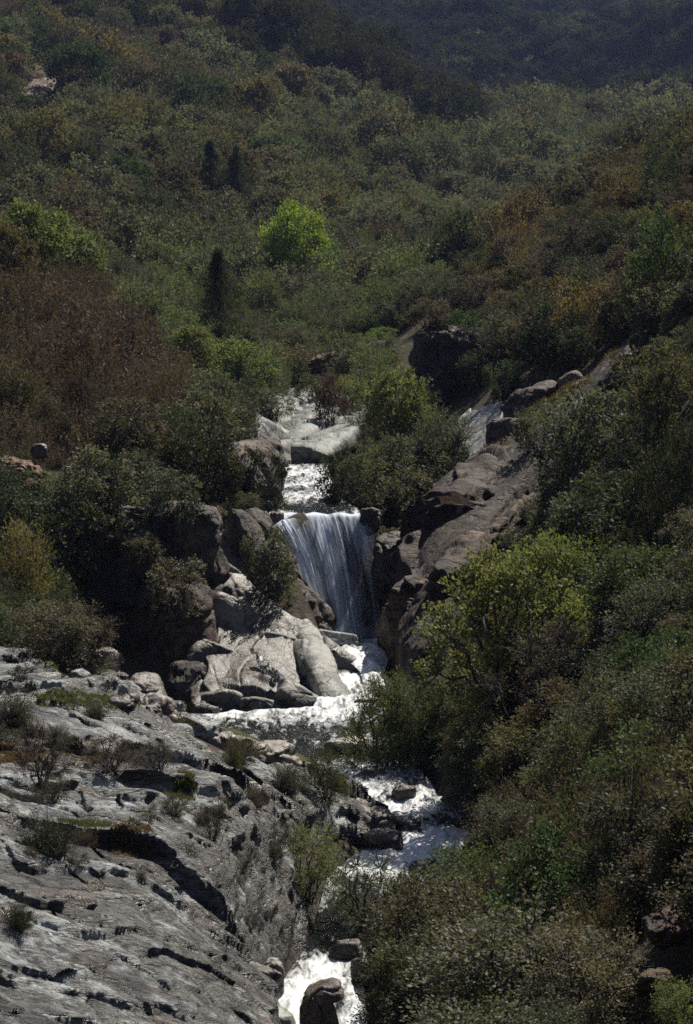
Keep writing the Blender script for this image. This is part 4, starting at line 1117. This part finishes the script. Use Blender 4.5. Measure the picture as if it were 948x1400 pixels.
# ------------------------------------------------------------------ the far hillsides: brush nobody could count
def scatter(name, label, pos, scl, rot, tints, idx, protos):
    me = bpy.data.meshes.new(name); me.vertices.add(len(pos)); me.vertices.foreach_set('co', np.asarray(pos, np.float32).ravel())
    for an, typ, val in (('rot', 'FLOAT_VECTOR', rot), ('scl', 'FLOAT_VECTOR', scl), ('tint', 'FLOAT_VECTOR', tints), ('idx', 'INT', idx)):
        a = me.attributes.new(an, typ, 'POINT'); a.data.foreach_set('vector' if typ == 'FLOAT_VECTOR' else 'value', np.asarray(val, np.int32 if typ == 'INT' else np.float32).ravel())
    coll = bpy.data.collections.new(name + '_plants')
    for j, (kind, lod, var) in enumerate(protos):
        (co, fc, v), (bc, bf) = build_plant(kind, lod, 5000 + j * 17)
        nleaf = len(fc)
        bq = bf + len(co)
        m = mesh_from(kind + '_far', np.vstack([co, bc]), np.vstack([fc, bq]), False, {'var': ('FACE', 'FLOAT', np.concatenate([v, np.zeros(len(bf))]))})
        m.materials.append(M_LEAFI); m.materials.append(M_BARK)
        m.polygons.foreach_set('material_index', np.concatenate([np.zeros(nleaf, np.int32), np.ones(len(bf), np.int32)]))
        o = bpy.data.objects.new('%02d_%s' % (j, kind), m); coll.objects.link(o)
    ng = bpy.data.node_groups.new(name, 'GeometryNodeTree')
    ng.interface.new_socket('Geometry', in_out='INPUT', socket_type='NodeSocketGeometry'); ng.interface.new_socket('Geometry', in_out='OUTPUT', socket_type='NodeSocketGeometry')
    N, Lk = ng.nodes, ng.links
    gi, go = N.new('NodeGroupInput'), N.new('NodeGroupOutput')
    ci = N.new('GeometryNodeCollectionInfo'); ci.inputs[0].default_value = coll; ci.inputs[1].default_value = True; ci.inputs[2].default_value = True
    ip = N.new('GeometryNodeInstanceOnPoints'); ip.inputs['Pick Instance'].default_value = True
    def attr(n_, t_):
        a = N.new('GeometryNodeInputNamedAttribute'); a.data_type = t_; a.inputs[0].default_value = n_; return a.outputs[0]
    Lk.new(gi.outputs[0], ip.inputs['Points']); Lk.new(ci.outputs[0], ip.inputs['Instance'])
    Lk.new(attr('idx', 'INT'), ip.inputs['Instance Index']); Lk.new(attr('rot', 'FLOAT_VECTOR'), ip.inputs['Rotation']); Lk.new(attr('scl', 'FLOAT_VECTOR'), ip.inputs['Scale'])
    Lk.new(ip.outputs[0], go.inputs[0])
    o = bpy.data.objects.new(name, me); COL.objects.link(o)
    md = o.modifiers.new('plants', 'NODES'); md.node_group = ng
    tag(o, label, None, None, 'stuff'); return o

def far_band(pts, wlo, whi, hfac, colour_fn):
    z = ground(pts[:, 0], pts[:, 1])
    px, py = proj(np.stack([pts[:, 0], pts[:, 1], z], -1))
    k_ = poly_sd(px, py, [(20,85),(85,90),(88,175),(25,178)]) < 0
    pts, z = pts[k_], z[k_]; n = len(pts)
    px, py = proj(np.stack([pts[:, 0], pts[:, 1], z], -1))
    w_ = rng.uniform(wlo, whi, n); h_ = w_ * rng.uniform(*hfac, n)
    cols = np.array([PAL[c] for c in colour_fn(px, py, pts)]) * np.where(pts[:, 1:2] < 540, 1.45, .8) * rng.uniform(.8, 1.2, (n, 1)) * (1 + rng.normal(size=(n, 3)) * .05)  # tint darker on the far slopes: their shade is put in
    return np.stack([pts[:, 0], pts[:, 1], z - .15], -1), np.stack([w_, w_, h_], -1), np.stack([0 * w_, 0 * w_, rng.uniform(0, 6.28, n)], -1), cols

RIDGE = [(270,75),(330,35),(480,60),(560,90),(645,150),(655,225),(560,215),(470,160),(400,120)]
def hill_colours(px, py, pts):
    n1 = noise(pts[:, 0] / 26, pts[:, 1] / 45, 1.0); n2 = rng.uniform(0, 1, len(px))
    out = []
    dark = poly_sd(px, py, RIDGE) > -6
    spur = (poly_sd(px, py, ZONES[3][2]) > 0) & (pts[:, 1] < 270)
    right_back = (px > 640) & (pts[:, 1] > 270) & (pts[:, 1] < 560)
    val = poly_sd(px, py, ZONES[6][2]) > 0
    green = poly_sd(px, py, [(330,140),(520,150),(760,280),(640,400),(480,340),(400,240)]) > 0
    for i in range(len(px)):
        if pts[i, 1] > 560: mix = [('dark',3),('dkgreen',3),('soft',1)]  # slopes turned from the sun: shade painted with darker tree colours
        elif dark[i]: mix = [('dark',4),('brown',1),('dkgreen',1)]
        elif right_back[i]: mix = [('soft',6),('greygreen',3),('willow',1)]
        elif spur[i]: mix = [('brown',4),('olive',4),('dkgreen',2)]
        elif val[i]: mix = [('willow',4),('soft',3),('greygreen',2)]
        elif green[i]: mix = [('dkgreen',2),('soft',7),('greygreen',3),('olive',1)]
        else: mix = [('brown',3),('dkgreen',2),('soft',3),('olive',2),('purple',2)]
        u = np.clip(n2[i] * .65 + .18 + n1[i] * .5, 0, .999)
        wts = np.array([m[1] for m in mix], float); wts /= wts.sum()
        out.append(mix[int(np.searchsorted(np.cumsum(wts), u))][0])
    return out
FARP = [('leafy', 2, 0), ('leafy', 2, 1), ('leafy', 2, 2), ('willow', 2, 0), ('feathery', 2, 0), ('tree', 2, 0)]
FARQ = [('leafy', 3, 0), ('leafy', 3, 1), ('tree', 3, 0), ('tree', 3, 1)]
def cat(*bands): return [np.concatenate(c) for c in zip(*bands)]
b1 = far_band(np.vstack([spread(250, 320, 4.2, -.27, .27)]), 2.8, 7.8, (.65, 1.1), hill_colours)
b2 = far_band(spread(320, 500, 5.4, -.27, .27), 3.5, 10.0, (.65, 1.1), hill_colours)
pos, scl, rot, col = cat(b1, b2)
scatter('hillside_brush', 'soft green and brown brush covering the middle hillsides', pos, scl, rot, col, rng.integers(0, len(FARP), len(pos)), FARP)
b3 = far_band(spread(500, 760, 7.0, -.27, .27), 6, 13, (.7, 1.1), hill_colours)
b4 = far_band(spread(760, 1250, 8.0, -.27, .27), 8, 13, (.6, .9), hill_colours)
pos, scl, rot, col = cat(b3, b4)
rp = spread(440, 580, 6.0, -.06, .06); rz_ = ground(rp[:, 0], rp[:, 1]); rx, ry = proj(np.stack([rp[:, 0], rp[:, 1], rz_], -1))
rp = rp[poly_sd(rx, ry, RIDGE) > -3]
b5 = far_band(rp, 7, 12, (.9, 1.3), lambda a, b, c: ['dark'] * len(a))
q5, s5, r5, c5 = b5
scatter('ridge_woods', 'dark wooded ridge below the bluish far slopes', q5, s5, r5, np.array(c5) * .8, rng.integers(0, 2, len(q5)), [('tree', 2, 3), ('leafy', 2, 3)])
scatter('far_woods', 'bluish woods on the far ridges along the top, shade put into their dark colour', pos, scl, rot, col, rng.integers(0, len(FARQ), len(pos)), FARQ)
# understory: what stands behind and between the bushes one can see
u = [i for i in range(len(plants)) if i not in keepset]
kinds = ['leafy', 'feathery', 'willow', 'open', 'twiggy']
UP = [(k, 1, 0) for k in kinds]
scatter('undergrowth', 'low mixed undergrowth between the bushes of the near slopes',
        np.array([(plants[i][2], plants[i][3], plants[i][4] - .08) for i in u]), np.array([(plants[i][5], plants[i][5], plants[i][6]) for i in u]),
        np.array([(0, 0, plants[i][10]) for i in u]), np.array([tint(plants[i][1]) for i in u]), np.array([kinds.index(plants[i][0]) for i in u]), UP)
print('plants', len(plants), 'shown', len(shown), 'kept', len(keep), 'labels', len(labels), per_kind, 'far', len(pos))

# ------------------------------------------------------------------ grass
def grass(name, label, polys, colr, n_per, hgt, seed):
    g = np.random.default_rng(seed)
    pts = []
    for pl, d0 in polys:
        pl = np.array(pl, float)
        x0, y0 = pl.min(0); x1, y1 = pl.max(0)
        qx, qy = g.uniform(x0, x1, n_per), g.uniform(y0, y1, n_per)
        m = poly_sd(qx, qy, pl.tolist()) + noise(qx / 9, qy / 3) * 4 > 0
        for a, b in zip(qx[m], qy[m]): pts.append((a, b))
    pts = np.array(pts)
    # coarse lookup of ground under each photo position, then true height
    W_ = []
    for pl, d0 in polys:
        c = np.mean(np.array(pl), 0); W_.append(hit(*c))
    P3 = []
    uq = np.round(pts / 6) * 6
    uniq, inv = np.unique(uq, axis=0, return_inverse=True)
    hits = np.array([hit(*q) for q in uniq])
    q = hits[inv.ravel()][:, :2]
    sx = 6 / F * q[:, 1]
    q = q + np.stack([g.uniform(-.5, .5, len(q)) * sx, g.uniform(-.5, .5, len(q)) * sx * 4], -1)
    z = ground(q[:, 0], q[:, 1])
    for pl, kw in SLABS: z = np.maximum(z, slab_surface(q[:, 0], q[:, 1], pl, **kw)[0])
    n = len(q)
    b = np.stack([q[:, 0], q[:, 1], z - .02], -1)
    a = g.uniform(0, 6.28, n); h = hgt * g.uniform(.5, 1.3, n)
    side = np.stack([np.cos(a), np.sin(a), 0 * a], -1) * (.012 * g.uniform(.7, 1.8, n))[:, None] * (q[:, 1] / 50)[:, None]
    tip = b + np.stack([g.normal(size=n) * h * .45, g.normal(size=n) * h * .45, h], -1)
    co = np.stack([b - side, b + side, tip], 1).reshape(-1, 3)
    me = mesh_from(name, co, np.arange(3 * n).reshape(-1, 3), False, {'var': ('FACE', 'FLOAT', g.uniform(.2, .9, n))})
    o = add(name, me, M_LEAF, color=colr); tag(o, label, None, None, 'stuff')
grass('grass', 'thin green and straw grass in the seams of the rock slab',
      [([(82,1178),(100,1168),(205,1178),(200,1192),(110,1192)],0), ([(40,995),(70,985),(190,990),(210,998),(60,1006)],0), ([(48,946),(75,944),(150,960),(100,965)],0), ([(225,1115),(262,1112),(262,1126),(230,1126)],0)],
      (.085, .09, .035), 9000, .09, 3)
grass('dry_grass', 'orange brown dry grass along the seams of the rock slab', [([(80,1062),(160,1056),(230,1070),(100,1082)],0), ([(0,1058),(60,1062),(60,1078),(0,1074)],0), ([(150,1205),(205,1208),(210,1220),(165,1214)],0), ([(0,840),(40,850),(40,890),(0,890)],0)], (.12, .08, .045), 6000, .08, 4)
grass('golden_grass', 'golden green grass strip on the right slope', [([(795,548),(812,520),(870,470),(895,455),(890,478),(850,510)],0), ([(640,655),(720,590),(800,545),(810,556),(730,620),(660,672)],0)], (.105, .085, .038), 14000, .17, 5)

# ------------------------------------------------------------------ light, haze, camera
SUN_AZ, SUN_EL = math.radians(34), math.radians(54)     # ahead of the camera, a little to the right
sd_ = Vector((math.sin(SUN_AZ) * math.cos(SUN_EL), math.cos(SUN_AZ) * math.cos(SUN_EL), math.sin(SUN_EL)))
sun = bpy.data.lights.new('sun', 'SUN'); sun.energy = 5.0; sun.angle = math.radians(.5); sun.color = (1, .93, .81)
so = bpy.data.objects.new('sun', sun); COL.objects.link(so)
so.rotation_euler = sd_.to_track_quat('Z', 'Y').to_euler(); so.location = (0, 0, 300)
w = bpy.data.worlds.new('World'); scene.world = w; w.use_nodes = True
nt = w.node_tree; bg = nt.nodes['Background']
sky = nt.nodes.new('ShaderNodeTexSky'); sky.sky_type = 'NISHITA'; sky.sun_disc = False
sky.sun_elevation = SUN_EL; sky.sun_rotation = SUN_AZ; sky.altitude = 900
nt.links.new(sky.outputs[0], bg.inputs[0]); sky.dust_density = 3.0; sky.ozone_density = .5; bg.inputs[1].default_value = .05

# the blue air of the canyon: one even box of thin haze
hz = NT('haze_air'); pv = hz.n('ShaderNodeVolumePrincipled'); pv.inputs['Color'].default_value = (.42, .52, .98, 1); pv.inputs['Density'].default_value = .000075; pv.inputs['Anisotropy'].default_value = .2
hz.l(pv.outputs[0], hz.out.inputs['Volume'])
X0, X1, Y0, Y1, Z0, Z1 = -6500, 6500, -6500, 6500, float(gz.min()) - 1, float(gz.max()) + 30
hco = [(x, y, z) for x in (X0, X1) for y in (Y0, Y1) for z in (Z0, Z1)]
ho = add('haze', mesh_from('haze', hco, [(0, 1, 3, 2), (4, 6, 7, 5), (0, 4, 5, 1), (2, 3, 7, 6), (0, 2, 6, 4), (1, 5, 7, 3)], False), hz.m)
tag(ho, 'thin blue haze filling the canyon', None, None, 'stuff')

cam = bpy.data.cameras.new('camera'); co_ = bpy.data.objects.new('camera', cam); COL.objects.link(co_)
cam.sensor_fit = 'VERTICAL'; cam.sensor_height = 36; cam.lens = 36 * F / 1400
cam.clip_end = 20000; cam.clip_start = .1
co_.location = (0, 0, 0); co_.rotation_euler = (math.pi / 2 - TH, 0, 0)
scene.camera = co_
vs = scene.view_settings
vs.view_transform = 'Standard'; vs.look = 'None'; vs.exposure = .64; vs.gamma = 1; vs.use_curve_mapping = False
cy = scene.cycles
cy.use_denoising = False; cy.max_bounces = 6; cy.diffuse_bounces = 2; cy.glossy_bounces = 2; cy.transmission_bounces = 4; cy.transparent_max_bounces = 12; cy.volume_bounces = 0
cy.sample_clamp_indirect = 3; cy.sample_clamp_direct = 6; cy.filter_width = 1.6
